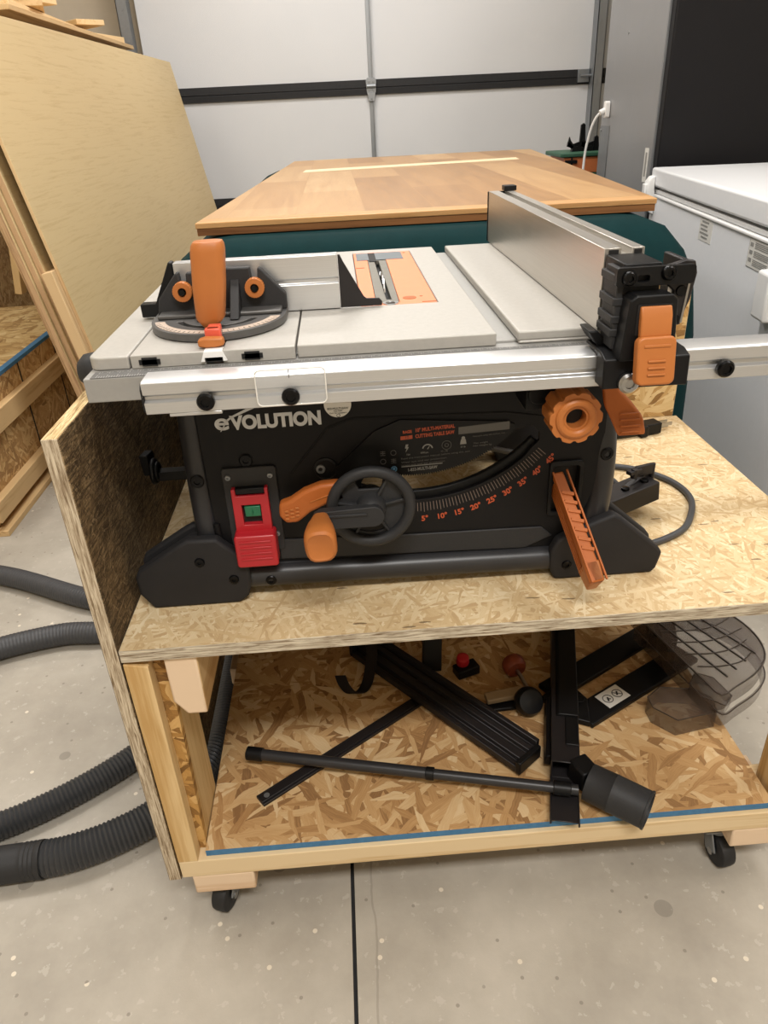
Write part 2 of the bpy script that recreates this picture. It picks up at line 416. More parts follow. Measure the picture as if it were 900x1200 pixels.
def join(objs, name):
    """merge printed bits into one mesh part"""
    bm = bmesh.new(); mats = []
    for o in objs:
        n0 = len(bm.faces); bm.from_mesh(o.data); bm.faces.ensure_lookup_table()
        idx = []
        for m in o.data.materials:
            if m not in mats: mats.append(m)
            idx.append(mats.index(m))
        for f in bm.faces[n0:]: f.material_index = idx[f.material_index] if f.material_index < len(idx) else 0
    me = bpy.data.meshes.new(name); bm.to_mesh(me); bm.free()
    for m in mats: me.materials.append(m)
    p = objs[0].parent; org = ORG[objs[0].name]
    for o in objs: bpy.data.objects.remove(o)
    o = bpy.data.objects.new(name, me); COL.objects.link(o); o.parent = p; ORG[o.name] = org
    return o

# ------------------------------------------------------------------ camera
CAM = Vector((.2916, -.6853, 1.0725))
cd = bpy.data.cameras.new('camera'); cam = bpy.data.objects.new('camera', cd); COL.objects.link(cam)
R3 = ((0.9970014779154784, -0.0636475407653129, -0.04401208389646387), (-0.06923466970620734, -0.4796522580140147, -0.8747229686550649), (0.03456347038498762, 0.8751472458601381, -0.4826206217914451))
r, d, f = (Vector(v) for v in R3)
cam.matrix_world = Matrix(((r.x, -d.x, -f.x, CAM.x), (r.y, -d.y, -f.y, CAM.y), (r.z, -d.z, -f.z, CAM.z), (0, 0, 0, 1)))
cd.sensor_fit = 'VERTICAL'; cd.sensor_height = 36; cd.lens = 853.33/1200*36; cd.clip_start = .02
SC.camera = cam

# ------------------------------------------------------------------ the room
XL, XR, YB, YF, ZC = -2.0, 3.0, -2.6, 4.62, 2.85
JX = .241
bm = B(); bm.box(XL-.1, JX-.003, YB-.1, YF+.3, -.1, 0); bm.box(JX+.003, XR+.1, YB-.1, YF+.3, -.1, 0); bm.box(JX-.003, JX+.003, YB, YF, -.1, -.008)
fl = struct(bm, 'floor', ['concrete', 'grout'])
for p in fl.data.polygons:
    if abs(p.center.x-JX) < .0031 and p.normal.z > .5: p.material_index = 1
struct(B().box(XL-.1, XR+.1, YB-.1, YF+.3, ZC, ZC+.1), 'ceiling', 'ceiling_paint')
struct(B().box(XL-.1, XL, YB, YF+.2, 0, ZC), 'wall_left', 'wall_paint')
struct(B().box(XR, XR+.1, YB, YF+.2, 0, ZC), 'wall_right', 'wall_paint')
struct(B().box(XL, XR, YB-.1, YB, 0, ZC), 'wall_back', 'wall_paint')
struct(B().box(XL, -.80, YF-.02, YF+.1, 0, ZC).box(2.05, XR, YF-.02, YF+.1, 0, ZC).box(-.80, 2.05, YF-.02, YF+.1, 2.45, ZC), 'wall_front', 'wall_paint')
# garage door: insulated sections with black seals, steel stiles and hinges
DY = 4.5
dz = [0.0, .575, 1.20, 1.825, 2.45]
bm = B()
for a, b_ in zip(dz, dz[1:]): bm.box(-.80, 2.05, DY, DY+.05, a+.01, b_)
door = struct(bm, 'door_1', 'door', .004)
for z in dz[1:4]:
    m_ = B().prism([(DY-.012, z-.040), (DY-.014, z-.008), (DY-.010, z-.004), (DY-.014, z), (DY-.012, z+.041), (DY+.002, z+.041), (DY+.002, z-.040)], -.79, 2.04, 'x')
    s_ = build(m_, 'door_seal', 'grout', door)
m_ = B().box(.535, .560, DY-.012, DY, .02, 2.44).box(.556, .561, DY-.026, DY, .02, 2.44)
build(m_, 'stile', 'galv', door, .001)
for z in dz[1:4]:
    h = B().prism([(.520, z-.03), (.575, z-.03), (.58, z+.035), (.57, z+.05), (.525, z+.05), (.515, z+.035)], DY-.030, DY-.024)
    h.prism([(.53, z-.075), (.565, z-.075), (.573, z-.03), (.522, z-.03)], DY-.030, DY-.024)
    h.cyl((.52, DY-.034, z+.005), (.576, DY-.034, z+.005), .011)
    for q in ((.535, z+.03), (.56, z+.03), (.535, z-.015), (.56, z-.015), (.548, z-.06)): h.cyl((q[0], DY-.036, q[1]), (q[0], DY-.03, q[1]), .005, n=10)
    build(h, 'hinge', 'galv', door, .001)
def track(x, name, s):
    # vertical roller track: angle with a curled channel
    b_ = B().box(x, x+.004, DY-.10, DY-.005, .02, 2.5).box(min(x, x+s*.055), max(x, x+s*.055), DY-.10, DY-.096, .02, 2.5)
    b_.box(min(x+s*.055, x+s*.051), max(x+s*.055, x+s*.051), DY-.10, DY-.08, .02, 2.5)
    for i in range(14): b_.cyl((x+s*.02, DY-.104, .2+i*.16), (x+s*.02, DY-.1, .2+i*.16), .007, n=10)
    return b_
struct(track(1.905, 'trim_1', 1), 'trim_1', 'galv')
build(B().prism(rrect(-.60, -.565, .70, .80, .008), DY-.012, DY-.0005, 'y'), 'sensor_box', 'white_trim', door, .002)  # small white tag on the door panel
rb = B().cyl((1.84, DY-.05, 1.205), (1.95, DY-.05, 1.205), .008).box(1.83, 1.9, DY-.03, DY-.012, 1.17, 1.24); build(rb, 'roller_bracket', 'galv', door, .002)
struct(track(-.83, 'trim_2', -1), 'trim_2', 'grey_metal')

# ------------------------------------------------------------------ rolling cart
cart = thing('rolling_cart', 'chipboard tool cart on casters carrying the table saw, pale deck above a lower shelf', 'cart', (.45, .3, 0))
o = build(B().box(0.0, .915, 0, .597, .5155, .533), 'deck', ['osb_deck', 'edge_x'], cart, .0008, 1); facemat(o, 2, 1)
o = build(B().box(-.018, -.0005, 0, .615, .112, .802), 'side_panel', ['osb_side', 'edge_z', 'edge_y'], cart, .0008, 1, label='scuffed dark brown side panel')
for p in o.data.polygons:
    if abs(p.normal.y) > .7: p.material_index = 1
    if abs(p.normal.z) > .7: p.material_index = 2
o = build(B().box(0, .908, .598, .615, .40, .80), 'back_panel', ['osb_back', 'edge_x'], cart, .0008, 1); facemat(o, 1, 1)
o = build(B().box(.040, .868, .008, .60, .1485, .160), 'shelf', ['osb_shelf', 'dust_edge'], cart, 0, label='lower shelf of coarse chipboard with a blue painted front edge')
for p in o.data.polygons:
    if p.normal.y < -.7: p.material_index = 1
build(B().box(.001, .93, .001, .09, .114, .148).box(.001, .93, .5, .589, .114, .148), 'shelf_rail', 'pine_x', cart, .0015)
for x0, x1, y0, y1 in ((.014, .103, .002, .14), (.815, .904, .002, .14), (.014, .103, .45, .588), (.815, .904, .45, .588)):
    build(B().box(x0, x1, y0, y1, .0745, .1135), 'caster_block', 'pine_end', cart, .003)
def caster(x, y, ang, r=.027):
    bk = B().box(x-.03, x+.03, y-.022, y+.022, .071, .0742)
    ca, sa = math.cos(ang), math.sin(ang)
    wx, wy = x-ca*.016, y-sa*.016   # wheel trails behind its swivel
    bk.cyl((x, y, .056), (x, y, .071), .016)
    n = Vector((-sa, ca, 0))
    for s in (-1, 1):
        c0 = Vector((x, y, .058))+n*.016*s; c1 = Vector((wx, wy, r))+n*.016*s
        bk.beam(c0, c1, .003, .024, n.cross((c1-c0)))
    k = build(bk, 'caster', 'grey_metal', cart, .001)
    c = Vector((wx, wy, r+.0005))
    build(B().lathe([(.010, -.012), (r-.004, -.012), (r-.001, -.010), (r, -.005), (r, .005), (r-.001, .010), (r-.004, .012), (.010, .012)], c, n, 28), 'wheel', 'rubber', k)
    build(B().cyl(c-n*.018, c+n*.018, .006, n=12), 'axle', 'chrome', k)
caster(.052, .048, math.radians(70)); caster(.822, .05, math.radians(98)); caster(.055, .54, 1.0); caster(.85, .54, 2.2)
# legs and beams of the frame
build(B().prism([(.0005, .148), (.029, .148), (.029, .506), (.0005, .512)], .001, .022), 'leg_stud', 'pine_z', cart, .001)
build(B().prism([(.0005, .1485), (.0385, .1485), (.046, .51), (.0005, .51)], .0225, .034), 'gusset', 'osb_gusset', cart)
build(B().box(.0005, .0385, .035, .125, .1485, .50), 'leg_stud', 'pine_z', cart, .002)
build(B().box(.0005, .0385, .50, .588, .1485, .50), 'leg_stud', 'pine_z', cart, .002)
build(B().prism([(.062, .424), (.087, .424), (.087, .5152), (.0475, .5152), (.0475, .446)], .004, .594), 'cross_beam', ['pine_y', 'pine_end'], cart, .003).data.polygons[0].material_index = 1
facemat2(bpy.data.objects['cross_beam'])
build(B().box(.877, .914, .004, .594, .455, .515), 'cross_beam', 'pine_y', cart, .003)
build(B().box(.874, .912, .030, .068, .1485, .4545), 'leg_stud', 'pine_z', cart, .002)
build(B().box(.874, .912, .54, .594, .1485, .4545), 'leg_stud', 'pine_z', cart, .002)

# ------------------------------------------------------------------ table saw
saw = thing('table_saw', 'black bench table saw with grey cast table and orange controls, on the cart deck', 'table saw', (.32, .30, .533))
# cast table
def rslab(x0, x1, y0, y1, z0, z1, rl=0.0, rr=0.0):
    P = []
    if rl: P += [(x0+rl-rl*math.sin(t), y0+rl-rl*math.cos(t)) for t in (i*PI/16 for i in range(9))][::-1]
    else: P += [(x0, y0)]
    if rr: P += [(x1-rr+rr*math.sin(t), y0+rr-rr*math.cos(t)) for t in (i*PI/16 for i in range(9))]
    else: P += [(x1, y0)]
    P += [(x1, y1), (x0, y1)]
    return P
YT0, YT1 = .040, .590
tb = B().prism([(.033, .832), (.033, .8565), (.565, .8565), (.565, .832)], .0135, .06)          # lower ledge with rule
tb.box(.036, .562, .05, YT1-.004, .84, .8595)
build(tb, 'table_ledge', 'alu_lip', saw, .0012)
t1 = B().prism(rslab(.033, .0735, YT0-.002, YT1, 0, 0, .012), .8567, .870, 'z')
build(t1, 'table_top', 'alu_table', saw, .0018, 3)
t1 = B().prism([(.0752, .038), (.1495, .038), (.1495, YT1), (.0752, YT1)], .8567, .870, 'z')
t1.prism([(.1665, .038), (.2392, .038), (.2392, YT1), (.1665, YT1)], .8567, .870, 'z')
build(t1, 'table_slide', 'alu_table', saw, .0009)
# centre with the opening for the throat plate
IX0, IX1, IY0, IY1 = .3105, .4035, .190, .562
t1 = B().prism([(.2412, YT0), (.4435, YT0), (.4435, YT1-.004), (.2412, YT1-.004)], .8567, .870, 'z', holes=[[(IX0, IY0), (IX1, IY0), (IX1, IY1), (IX0, IY1)]])
build(t1, 'table_top', 'alu_table', saw, .0015, 3)
t1 = B().prism(rslab(.4655, .556, YT0+.001, YT1-.002, 0, 0), .8600, .870, 'z').box(.467, .556, YT0+.0015, YT1-.004, .8567, .861)
build(t1, 'table_extension', 'alu_table', saw, .0025, 3)
for x in (.094, .158, .196):
    c = B().box(x-.0105, x+.0105, .0365, .0385, .8605, .8655).box(x-.0075, x+.0075, .0365, .0385, .8590, .8675)
    build(c, 'slot_end', 'deep_black', saw)
c = B().prism([(.145, .8605), (.147, .8655), (.149, .8705), (.167, .8705), (.169, .8655), (.171, .8605), (.167, .8605), (.167, .8645), (.149, .8645), (.149, .8605)], .0345, .0375)
c.box(.149, .167, .036, .050, .8700, .8708); build(c, 'slot_stop', 'white_trim', saw)
# printed rule on the ledge
r_ = B().box(.04, .54, .0137, .0335, .8566, .8570); build(r_, 'rule', 'print_dim', saw, label='printed measuring rule')
r_ = B()
for i in range(200):
    x = .045+i*.0025; h_ = .009 if i % 4 == 0 else .005
    r_.box(x, x+.0008, .0140, .0140+h_, .8570, .8572)
    if i % 4 != 2: r_.box(x, x+.0006, .0330-h_*.7, .0330, .8570, .8572)
build(r_, 'rule_marks', 'label_grey', saw, smooth=False)
# front rail
prof = [(.0125, .8605), (-.0165, .8605), (-.020, .8585), (-.020, .8475), (-.0155, .8455), (-.0155, .8415), (-.020, .8395), (-.020, .8285), (.0125, .8285)]
rail = build(B().prism(prof, .0965, .97, 'x'), 'front_rail', 'alu_x', saw, .0005, 1)
build(B().box(.118, .168, -.0195, .010, .8250, .8284), 'rail_shim', 'alu_x', saw, .0006)
build(B().prism([(.0120, .8575), (-.014, .8575), (-.0185, .853), (-.0185, .831), (.012, .831)], .0945, .0964, 'x'), 'rail_end_cap', 'deep_black', saw)
for x in (.155, .235, .6545, .80):
    b_ = B().lathe([(.0055, 0), (.0082, .0), (.0086, .0015), (.0086, .0055), (.0070, .0075), (.0045, .0078), (.0042, .0060), (.001, .0060)], (x, -.020, .8395), (0, -1, 0), 20)
    build(b_, 'rail_bolt', 'bolt', saw)
cp = rrect(.2035, .2690, .8315, .8665, .005)
build(B().prism(cp, -.0245, -.0228), 'rail_window', 'clear', saw, .0005)
build(B().rings([(x, -.0245, z) for x, z in cp], [.0007]*len(cp), 6, closed=True), 'rail_window_rim', 'white_label', saw)
build(B().box(.235, .2356, -.0250, -.0246, .858, .866), 'rail_window_mark', 'ink', saw)
# throat plate
tp = B().prism([(IX0+.001, IY0+.001), (IX1-.001, IY0+.001), (IX1-.001, IY1-.001), (IX0+.001, IY1-.001)], .8640, .8697, 'z',
     holes=[[(.3300, .203), (.3585, .203), (.3610, .505), (.3320, .505)]])
build(tp, 'throat_plate', 'orange_light', saw, .0006, label='orange throat plate')
gp = B().prism([(.3305, .204), (.3580, .204), (.3605, .504), (.3325, .504)], .8630, .8690, 'z', holes=[[(.3435, .222), (.3500, .222), (.3490, .49), (.3425, .49)]])
build(gp, 'blade_insert', 'insert_grey', saw, .0004)
build(B().box(.3405, .3515, .205, .495, .845, .8605), 'blade_slot', 'deep_black', saw)
sp = B().box(.3155, .3345, .492, .554, .8695, .8703).box(.3455, .3880, .492, .554, .8695, .8703); build(sp, 'shim_plate', 'slide_grey', saw)
build(B().box(.3345, .3455, .480, .556, .8690, .8699), 'riving_slot', 'deep_black', saw)
th = []
for i in range(60):
    a0 = 2*PI*i/60; a1 = 2*PI*(i+.62)/60
    th += [(.355+.127*math.sin(a0), .7490+.127*math.cos(a0)), (.355+.1215*math.sin(a1), .7490+.1215*math.cos(a1))]
build(B().prism(th, .3455, .3475, 'x'), 'saw_blade', 'blade', saw)
for i, (x, y, r0) in enumerate(((.347, .199, .0095),)):
    build(B().lathe([(r0, 0), (r0, .0008), (r0*.6, .0008), (r0*.55, -.0002), (r0*.2, -.0002)], (x, y, .8697), (0, 0, 1), 24), 'plate_screw', 'chrome', saw)
for b_ in (B().cyl((.372, .222, .8697), (.372, .222, .8701), .0085), B().cyl((.387, .228, .8697), (.387, .228, .8701), .002), B().cyl((.393, .545, .8697), (.393, .545, .8701), .002), B().box(.385, .402, .1955, .1985, .8697, .8701), B().box(.3125, .325, .43, .434, .8697, .8701)):
    build(b_, 'plate_recess', 'orange_burnt', saw)
# housing: shell panels with open back and bottom
PA = (.364, .850)           # centre of the bevel arc
def tk(r, deg): a = math.radians(deg); return (PA[0]+r*math.sin(a), PA[1]-r*math.cos(a))
outer = [(.114, .838), (.116, .600), (.122, .583), (.138, .574), (.522, .563), (.548, .570), (.566, .600), (.582, .650), (.590, .700), (.590, .838)]
slot = [tk(.1970, d) for d in range(-22, 44, 3)]+[(.503, .714), (.511, .722), (.511, .732), (.503, .741), (.494, .742), (.488, .738)]+[tk(.158, d) for d in range(45, -23, -3)]
recess = [(.5290, .623), (.5600, .625), (.5620, .685), (.5290, .688)]
fp = B().prism(outer, .100, .105, 'y', holes=[slot, recess])
build(fp, 'front_panel', 'panel_black', saw, .0008, 1)
hs = B().box(.114, .119, .105, .48, .60, .838).box(.585, .590, .105, .48, .66, .838).box(.119, .585, .105, .112, .762, .838)
hs.box(.119, .585, .45, .455, .78, .838)
build(hs, 'housing', 'panel_black', saw)
# thick rolled lip round the lower edge of the panel
lp = [(.117, .640), (.119, .600), (.125, .586), (.140, .577), (.522, .566), (.546, .572), (.564, .602)]
build(B().rings(spline([(x, .101, z) for x, z in lp], 6), [.005]*(6*(len(lp)-1)+1), 10), 'panel_lip', 'panel_black', saw)
rl = [(.215, .700), (.262, .755), (.290, .7650), (.470, .7600), (.515, .752), (.535, .730)]
build(B().rings([(x, .1003, z) for x, z in rl], [.0016]*len(rl), 8), 'panel_ridge', 'panel_black', saw)
# lower band slope
build(B().prism([(.1008, .0), (.0, 0), (0, 1)], 0, 1) if False else B().prism([(.19, .583), (.50, .574), (.535, .590), (.52, .604), (.36, .606), (.19, .612)], .0975, .1002), 'panel_band', 'black_rough', saw, .002)
# arc guide behind the slot and label carriage
build(B().prism([tk(.212, d) for d in range(-24, 50, 3)]+[tk(.1870, d) for d in range(48, -25, -3)], .106, .114), 'arc_guide', 'black_plastic', saw, .002)
car = [(.270, .705), (.316, .752), (.346, .7625), (.470, .7520), (.490, .742)]+[tk(.166, d) for d in range(46, -36, -2)]
teeth = []
for d_ in range(92, -50, -1): teeth.append(tk(.1625 if d_ % 2 else .1600, d_/2))
car = [(.262, .696), (.262, .700), (.316, .7480), (.346, .7600), (.468, .7500), (.480, .746)]+teeth
build(B().prism(car, .0972, .0998), 'label_carriage', 'black_plastic', saw, .0)
YL = .0969
pr_ = []
def T(s_, size, mt, x, z, **kw): pr_.append(text(s_, size, mt, saw, 'print', (x, YL, z), **kw))
T('10" MULTI-MATERIAL', .0062, 'print_orange', .3640, .7440, width=.046, rot=(PI/2, -.055, 0), bold=.0002)
T('CUTTING TABLE SAW', .0062, 'print_orange', .3635, .7365, width=.046, rot=(PI/2, -.055, 0), bold=.0002)
T('RAGE', .0048, 'print_orange', .3490, .7430, width=.0105, rot=(PI/2, -.055, 0), bold=.0002)
T('10', .0050, 'ink', .3510, .7362, rot=(PI/2, -.055, 0))
T('1-833-MULTI-SAW', .0055, 'print_grey', .3540, .6940, width=.035, rot=(PI/2, -.055, 0), bold=.0001)
for i, (a_, b_, z_) in enumerate(((.346, .428, .7100), (.346, .400, .7050), (.346, .398, .7010))):
    T('Read the instruction manual before using this saw' if i == 0 else 'Wear eye and ear protection', .0030, 'print_dim', a_, z_, width=b_-a_, rot=(PI/2, -.055, 0))
T('Multipurpose cutting: steel, aluminium, wood', .0028, 'print_dim', .431, .7330, width=.038, rot=(PI/2, -.055, 0))
T('Max weight', .003, 'print_dim', .4320, .7240, width=.017, rot=(PI/2, -.055, 0)); T('Net weight kg', .003, 'print_dim', .4315, .7205, width=.022, rot=(PI/2, -.055, 0))
T('15A', .003, 'print_grey', .3520, .7150, rot=(PI/2, 0, 0)); T('5000rpm', .0026, 'print_grey', .3690, .7165, rot=(PI/2, 0, 0)); T('45 / 90', .003, 'print_dim', .3930, .7165, rot=(PI/2, 0, 0)); T('57 lb', .003, 'print_grey', .4165, .7205, rot=(PI/2, 0, 0))
pq = B(); pq.prism([(.346, .7350), (.3600, .7360), (.3600, .7405), (.346, .7395)], YL-.0001, YL+.0003); pr_.append(build(pq, 'print', 'print_orange', saw, smooth=False))
pq = B(); pq.prism([(.4140, .7375), (.4740, .7400), (.4740, .7500), (.4140, .7465)], YL-.0001, YL+.0003); pr_.append(build(pq, 'print', 'print_dim', saw, smooth=False))
pq = B(); pq.prism([(.3460, .7000), (.3950, .7015), (.3950, .7025), (.3460, .7010)], YL-.0001, YL+.0003)
pq.prism([(.352, .729), (.355, .729), (.3538, .7255), (.3555, .7255), (.3515, .719), (.3528, .7240), (.3508, .7240)], YL-.0001, YL+.0003)          # bolt icon
pq.prism(arc(.3775, .7215, .0065, PI-1.4, PI+1.4, 12)+arc(.3775, .7215, .0050, PI+1.4, PI-1.4, 12), YL-.0001, YL+.0003)   # gauge icon
pq.prism([(.3768, .7215), (.3782, .7215), (.3805, .7262)], YL-.0001, YL+.0003)
pq.prism([(.4160, .7245), (.4235, .7250), (.4225, .7310), (.4170, .7310)], YL-.0001, YL+.0003); pq.cyl((.4197, YL-.0001, .7325), (.4197, YL+.0003, .7325), .0022, n=12)
pr_.append(build(pq, 'print', 'print_grey', saw, smooth=False))
pq = B(); pq.torus((.4000, YL, .7250), .0055, .0004, 'y', 24, 5); pq.torus((.4000, YL, .7250), .0022, .0004, 'y', 16, 5)
for i in range(3):
    for j in range(2):
        x, z = .3245+j*.0125, .7195-i*.0105
        if not (i == 2 and j == 1):
            if (i+j) % 2: pq.torus((x, YL, z), .0032, .0004, 'y', 16, 5)
            else: pq.box(x-.003, x+.003, YL, YL+.0003, z-.0005, z+.0005).box(x-.003, x+.003, YL, YL+.0003, z+.0018, z+.0024).box(x-.003, x+.003, YL, YL+.0003, z-.003, z-.0022).box(x-.0004, x+.0004, YL, YL+.0003, z-.003, z+.003)
pr_.append(build(pq, 'print', 'print_dim', saw, smooth=False))
pq = B(); pq.torus((.3370, YL, .6985), .0032, .0006, 'y', 16, 5); pq.cyl((.3370, YL, .6985), (.3370, YL+.0002, .6985), .0018, n=10); pr_.append(build(pq, 'print', 'print_blue', saw, smooth=False))
join(pr_, 'carriage_print')
# bevel scale
tks = B()
for k in range(0, 46):
    d_ = -3.25+k*1.11; r0 = .2010; r1 = .2125 if k % 5 else .2140
    a = math.radians(d_); p0 = Vector((PA[0]+r0*math.sin(a), 0, PA[1]-r0*math.cos(a))); p1 = Vector((PA[0]+r1*math.sin(a), 0, PA[1]-r1*math.cos(a)))
    w = Vector((math.cos(a), 0, math.sin(a)))*.00035
    tks.prism([(p0.x-w.x, p0.z-w.z), (p0.x+w.x, p0.z+w.z), (p1.x+w.x, p1.z+w.z), (p1.x-w.x, p1.z-w.z)], .0995, .1001)
build(tks, 'bevel_scale', 'tick', saw, smooth=False)
nums = []
for k in range(1, 10):
    a = math.radians(2.3+(k-1)*5.55); R_ = .2265; x, z = PA[0]+R_*math.sin(a), PA[1]-R_*math.cos(a)
    nums.append(text('%d°' % (5*k), .0098, 'print_orange', saw, 'n', (x, .0996, z), rot=(PI/2, -a, 0), align='CENTER', bold=.0003))
join(nums, 'bevel_numbers')
# brand lettering and badge
lg = [text('e', .0285, 'logo', saw, 'logo', (.1350, .0994, .7614), rot=(PI/2, 0, 0), bold=.0006, width=.0160),
      text('VOLUTION', .0222, 'logo', saw, 'logo', (.1525, .0994, .7612), rot=(PI/2, 0, 0), bold=.0011, width=.1035)]
sw_ = B().prism([(.1495, .7705), (.1550, .7745), (.1900, .7880), (.1800, .7880), (.1540, .7765), (.1480, .7720)], .0992, .0996).prism([(.1400, .7590), (.1412, .7590), (.1500, .7715), (.1475, .7700)], .0992, .0996)
lg.append(build(sw_, 'logo', 'logo', saw, smooth=False)); join(lg, 'brand_lettering')
bd = B().prism([(.276+.0155*math.cos(2*PI*i/40), .783+.0155*math.sin(2*PI*i/40)) for i in range(40)], .0992, .0998)
bd_o = build(bd, 'badge', 'white_label', saw)
bx = [text('833-MULTI-SAW', .0036, 'ink', saw, 'x', (.2640, .0990, .7770), width=.024), text('722-7297', .0022, 'ink', saw, 'x', (.2710, .0990, .7745), width=.010), text('Call for support', .002, 'ink', saw, 'x', (.2660, .0990, .7722), width=.020)]
bx.append(build(B().torus((.276, .0992, .7697), .0019, .0003, 'y', 16, 5), 'x', 'ink', saw)); join(bx, 'badge_print')
# small screws on the panel
def screw(x, y, z, r0=.006, mt='bolt', nm='screw', par=saw):
    return build(B().lathe([(r0, 0), (r0, .001), (r0*.85, .0022), (r0*.45, .0024), (r0*.40, .0008), (r0*.05, .0008)], (x, y, z), (0, -1, 0), 18), nm, mt, par)
screw(.164, .0995, .7215, .008); screw(.2500, .0995, .704, .006, 'grey_metal')
build(B().lathe([(.014, 0), (.014, .002), (.012, .003), (.011, .0015), (.001, .0015)], (.256, .0998, .704), (0, -1, 0), 24), 'pivot_cover', 'black_plastic', saw)
# on/off switch
sw = build(B().prism(rrect(.1335, .1975, .5985, .7135, .004), .096, .1003), 'switch_plate', 'black_rough', saw, .001)
for x, z in ((.1405, .702), (.1900, .702), (.1900, .622)): screw(x, .0962, z, .0035, 'grey_metal', 'switch_screw', sw)
pd = B().prism([(.1430, .6900), (.1425, .6320), (.1860, .6320), (.1860, .6905), (.1820, .6905), (.1820, .6815), (.1480, .6810), (.1475, .6900)], .086, .0958, holes=[[(.1530, .6420), (.1755, .6420), (.1755, .6690), (.1530, .6690)]])
pdo = build(pd, 'stop_paddle', 'red', sw, .001, label='red stop paddle')
lo = B().prism(rrect(.1400, .1900, .5900, .6340, .004), .072, .0955)
build(lo, 'paddle_lip', 'red', pdo, .002)
rb = B()
for z in (.602, .610, .618, .626): rb.box(.146, .184, .0708, .0722, z-.0012, z+.0012)
build(rb, 'paddle_ribs', 'red', pdo, .0005)
build(B().box(.1475, .1825, .088, .0958, .6825, .6900), 'paddle_hinge', 'black_plastic', sw, .001)
build(B().box(.1530, .1755, .0945, .0962, .6420, .6690), 'button_well', 'deep_black', sw)
build(B().prism([(.0925, .650), (.0890, .652), (.0870, .666), (.0925, .668)], .1560, .1745, 'x').box(.1645, .1655, .0862, .0885, .656, .662), 'start_button', 'green_sw', sw, .0006, label='green start button')
# hand wheel with crank
HC = Vector((.3065, .060, .6695))
wh = build(B().torus(HC, .0455, .0068, 'y', 56, 14), 'hand_wheel', 'black_rough', saw)
dk = B()
dk.prism([(HC.x+.046*math.cos(2*PI*i/40), HC.z+.046*math.sin(2*PI*i/40)) for i in range(40)], .064, .068, holes=[
    [(HC.x+.036*math.cos(t), HC.z+.036*math.sin(t)) for t in (math.radians(v) for v in range(65, 120, 9))]+[(HC.x-.013, HC.z+.021), (HC.x+.013, HC.z+.021)],
    [(HC.x+.036*math.cos(t), HC.z+.036*math.sin(t)) for t in (math.radians(v) for v in range(240, 300, 9))]+[(HC.x+.013, HC.z-.021), (HC.x-.013, HC.z-.021)]])
build(dk, 'wheel_web', 'black_rough', wh, .0008)
hb = B().lathe([(.017, .034), (.017, 0), (.0145, -.006), (.012, -.009), (.001, -.009)], (HC.x, .052, HC.z), (0, 1, 0), 28)
hb.cyl((HC.x, .06, HC.z), (HC.x, .1, HC.z), .010)
for a in (10, 170, 60, 300, 240): t = math.radians(a); hb.beam((HC.x+.014*math.cos(t), .061, HC.z+.014*math.sin(t)), (HC.x+.041*math.cos(t), .063, HC.z+.041*math.sin(t)), .003, .006, (0, 1, 0))
build(hb, 'wheel_hub', 'black_rough', wh, .0005)
ca_ = B().prism([(x, z) for x, z in arc(.3075, .6690, .0130, .15, PI-.15, 10)]+[(.2480, .6790), (.2405, .6745), (.2390, .6665), (.2430, .6590), (.2500, .6565)], .036, .048)
ca_.box(.2520, .3010, .0345, .0362, .6715, .6750)
build(ca_, 'crank_arm', 'black_rough', wh, .002)
kn = B(); KC = Vector((.2485, 0, .6690))
# handle: squarish section bulging to the front
secs = [(.036, .0095), (.026, .0115), (.010, .0150), (-.004, .0172), (-.014, .0176), (-.020, .0160), (-.022, .0135), (-.0205, .0115)]
V = []; nn = 24
for y, r0 in secs:
    for j in range(nn):
        a = 2*PI*j/nn; sq = 1/(abs(math.cos(a))**3.2+abs(math.sin(a))**3.2)**(1/3.2)
        V.append((KC.x+r0*sq*math.cos(a+.05), y, KC.z+(y-.036)*-.0+r0*1.18*sq*math.sin(a+.05)+(-.0005)))
kn._add([Vector(v) for v in V], [(i*nn+j, i*nn+(j+1) % nn, (i+1)*nn+(j+1) % nn, (i+1)*nn+j) for i in range(len(secs)-1) for j in range(nn)]+[tuple(range(nn))[::-1], tuple(range((len(secs)-1)*nn, len(secs)*nn))])
build(kn, 'crank_handle', 'orange', wh, label='orange crank handle')
# bevel lock lever
bl = [(.2720, .7010), (.2500, .7000), (.2300, .6930), (.2130, .6820), (.2000, .6780), (.1985, .6620), (.2060, .6520), (.2200, .6525), (.2360, .6650), (.2560, .6740), (.2800, .6780)]
bo = build(B().prism(bl, .064, .080), 'bevel_lock_lever', 'orange_burnt', saw, .004, 3, label='orange bevel lock lever')
rb = B()
for i in range(3):
    for j in range(3): x = .2060+i*.0062; z = .6580+j*.0050+i*.0018; rb.box(x, x+.0042, .0625, .0642, z, z+.0022)
rb.beam((.236, .0636, .679), (.262, .0636, .688), .0012, .0012)
build(rb, 'lever_grip', 'orange', bo, .0004)
# fence adjusting knob
kb = B(); P = []
for i in range(120):
    a = 2*PI*i/120; q_ = .0262+.0013*math.tanh(4*math.cos(a*10)+2.4); P.append((.5195+q_*math.cos(a), .7885+q_*math.sin(a)))
kb.prism(P, -.002, .030, holes=[[(.5195+.0105*math.cos(2*PI*i/32), .7885+.0105*math.sin(2*PI*i/32)) for i in range(32)]])
kb.torus((.5195, -.001, .7885), .0170, .0050, 'y', 40, 10)
ko = build(kb, 'fence_knob', 'orange', saw, .0022, 3, label='orange lobed fence knob')
build(B().cyl((.5195, .012, .7885), (.5195, .10, .7885), .0104), 'knob_shaft', 'deep_black', ko)
build(B().cyl((.5195, .030, .7885), (.5195, .10, .7885), .019).box(.480, .500, .05, .0995, .78, .82).cyl((.493, .045, .80), (.493, .10, .80), .012), 'knob_boss', 'black_plastic', saw, .001)
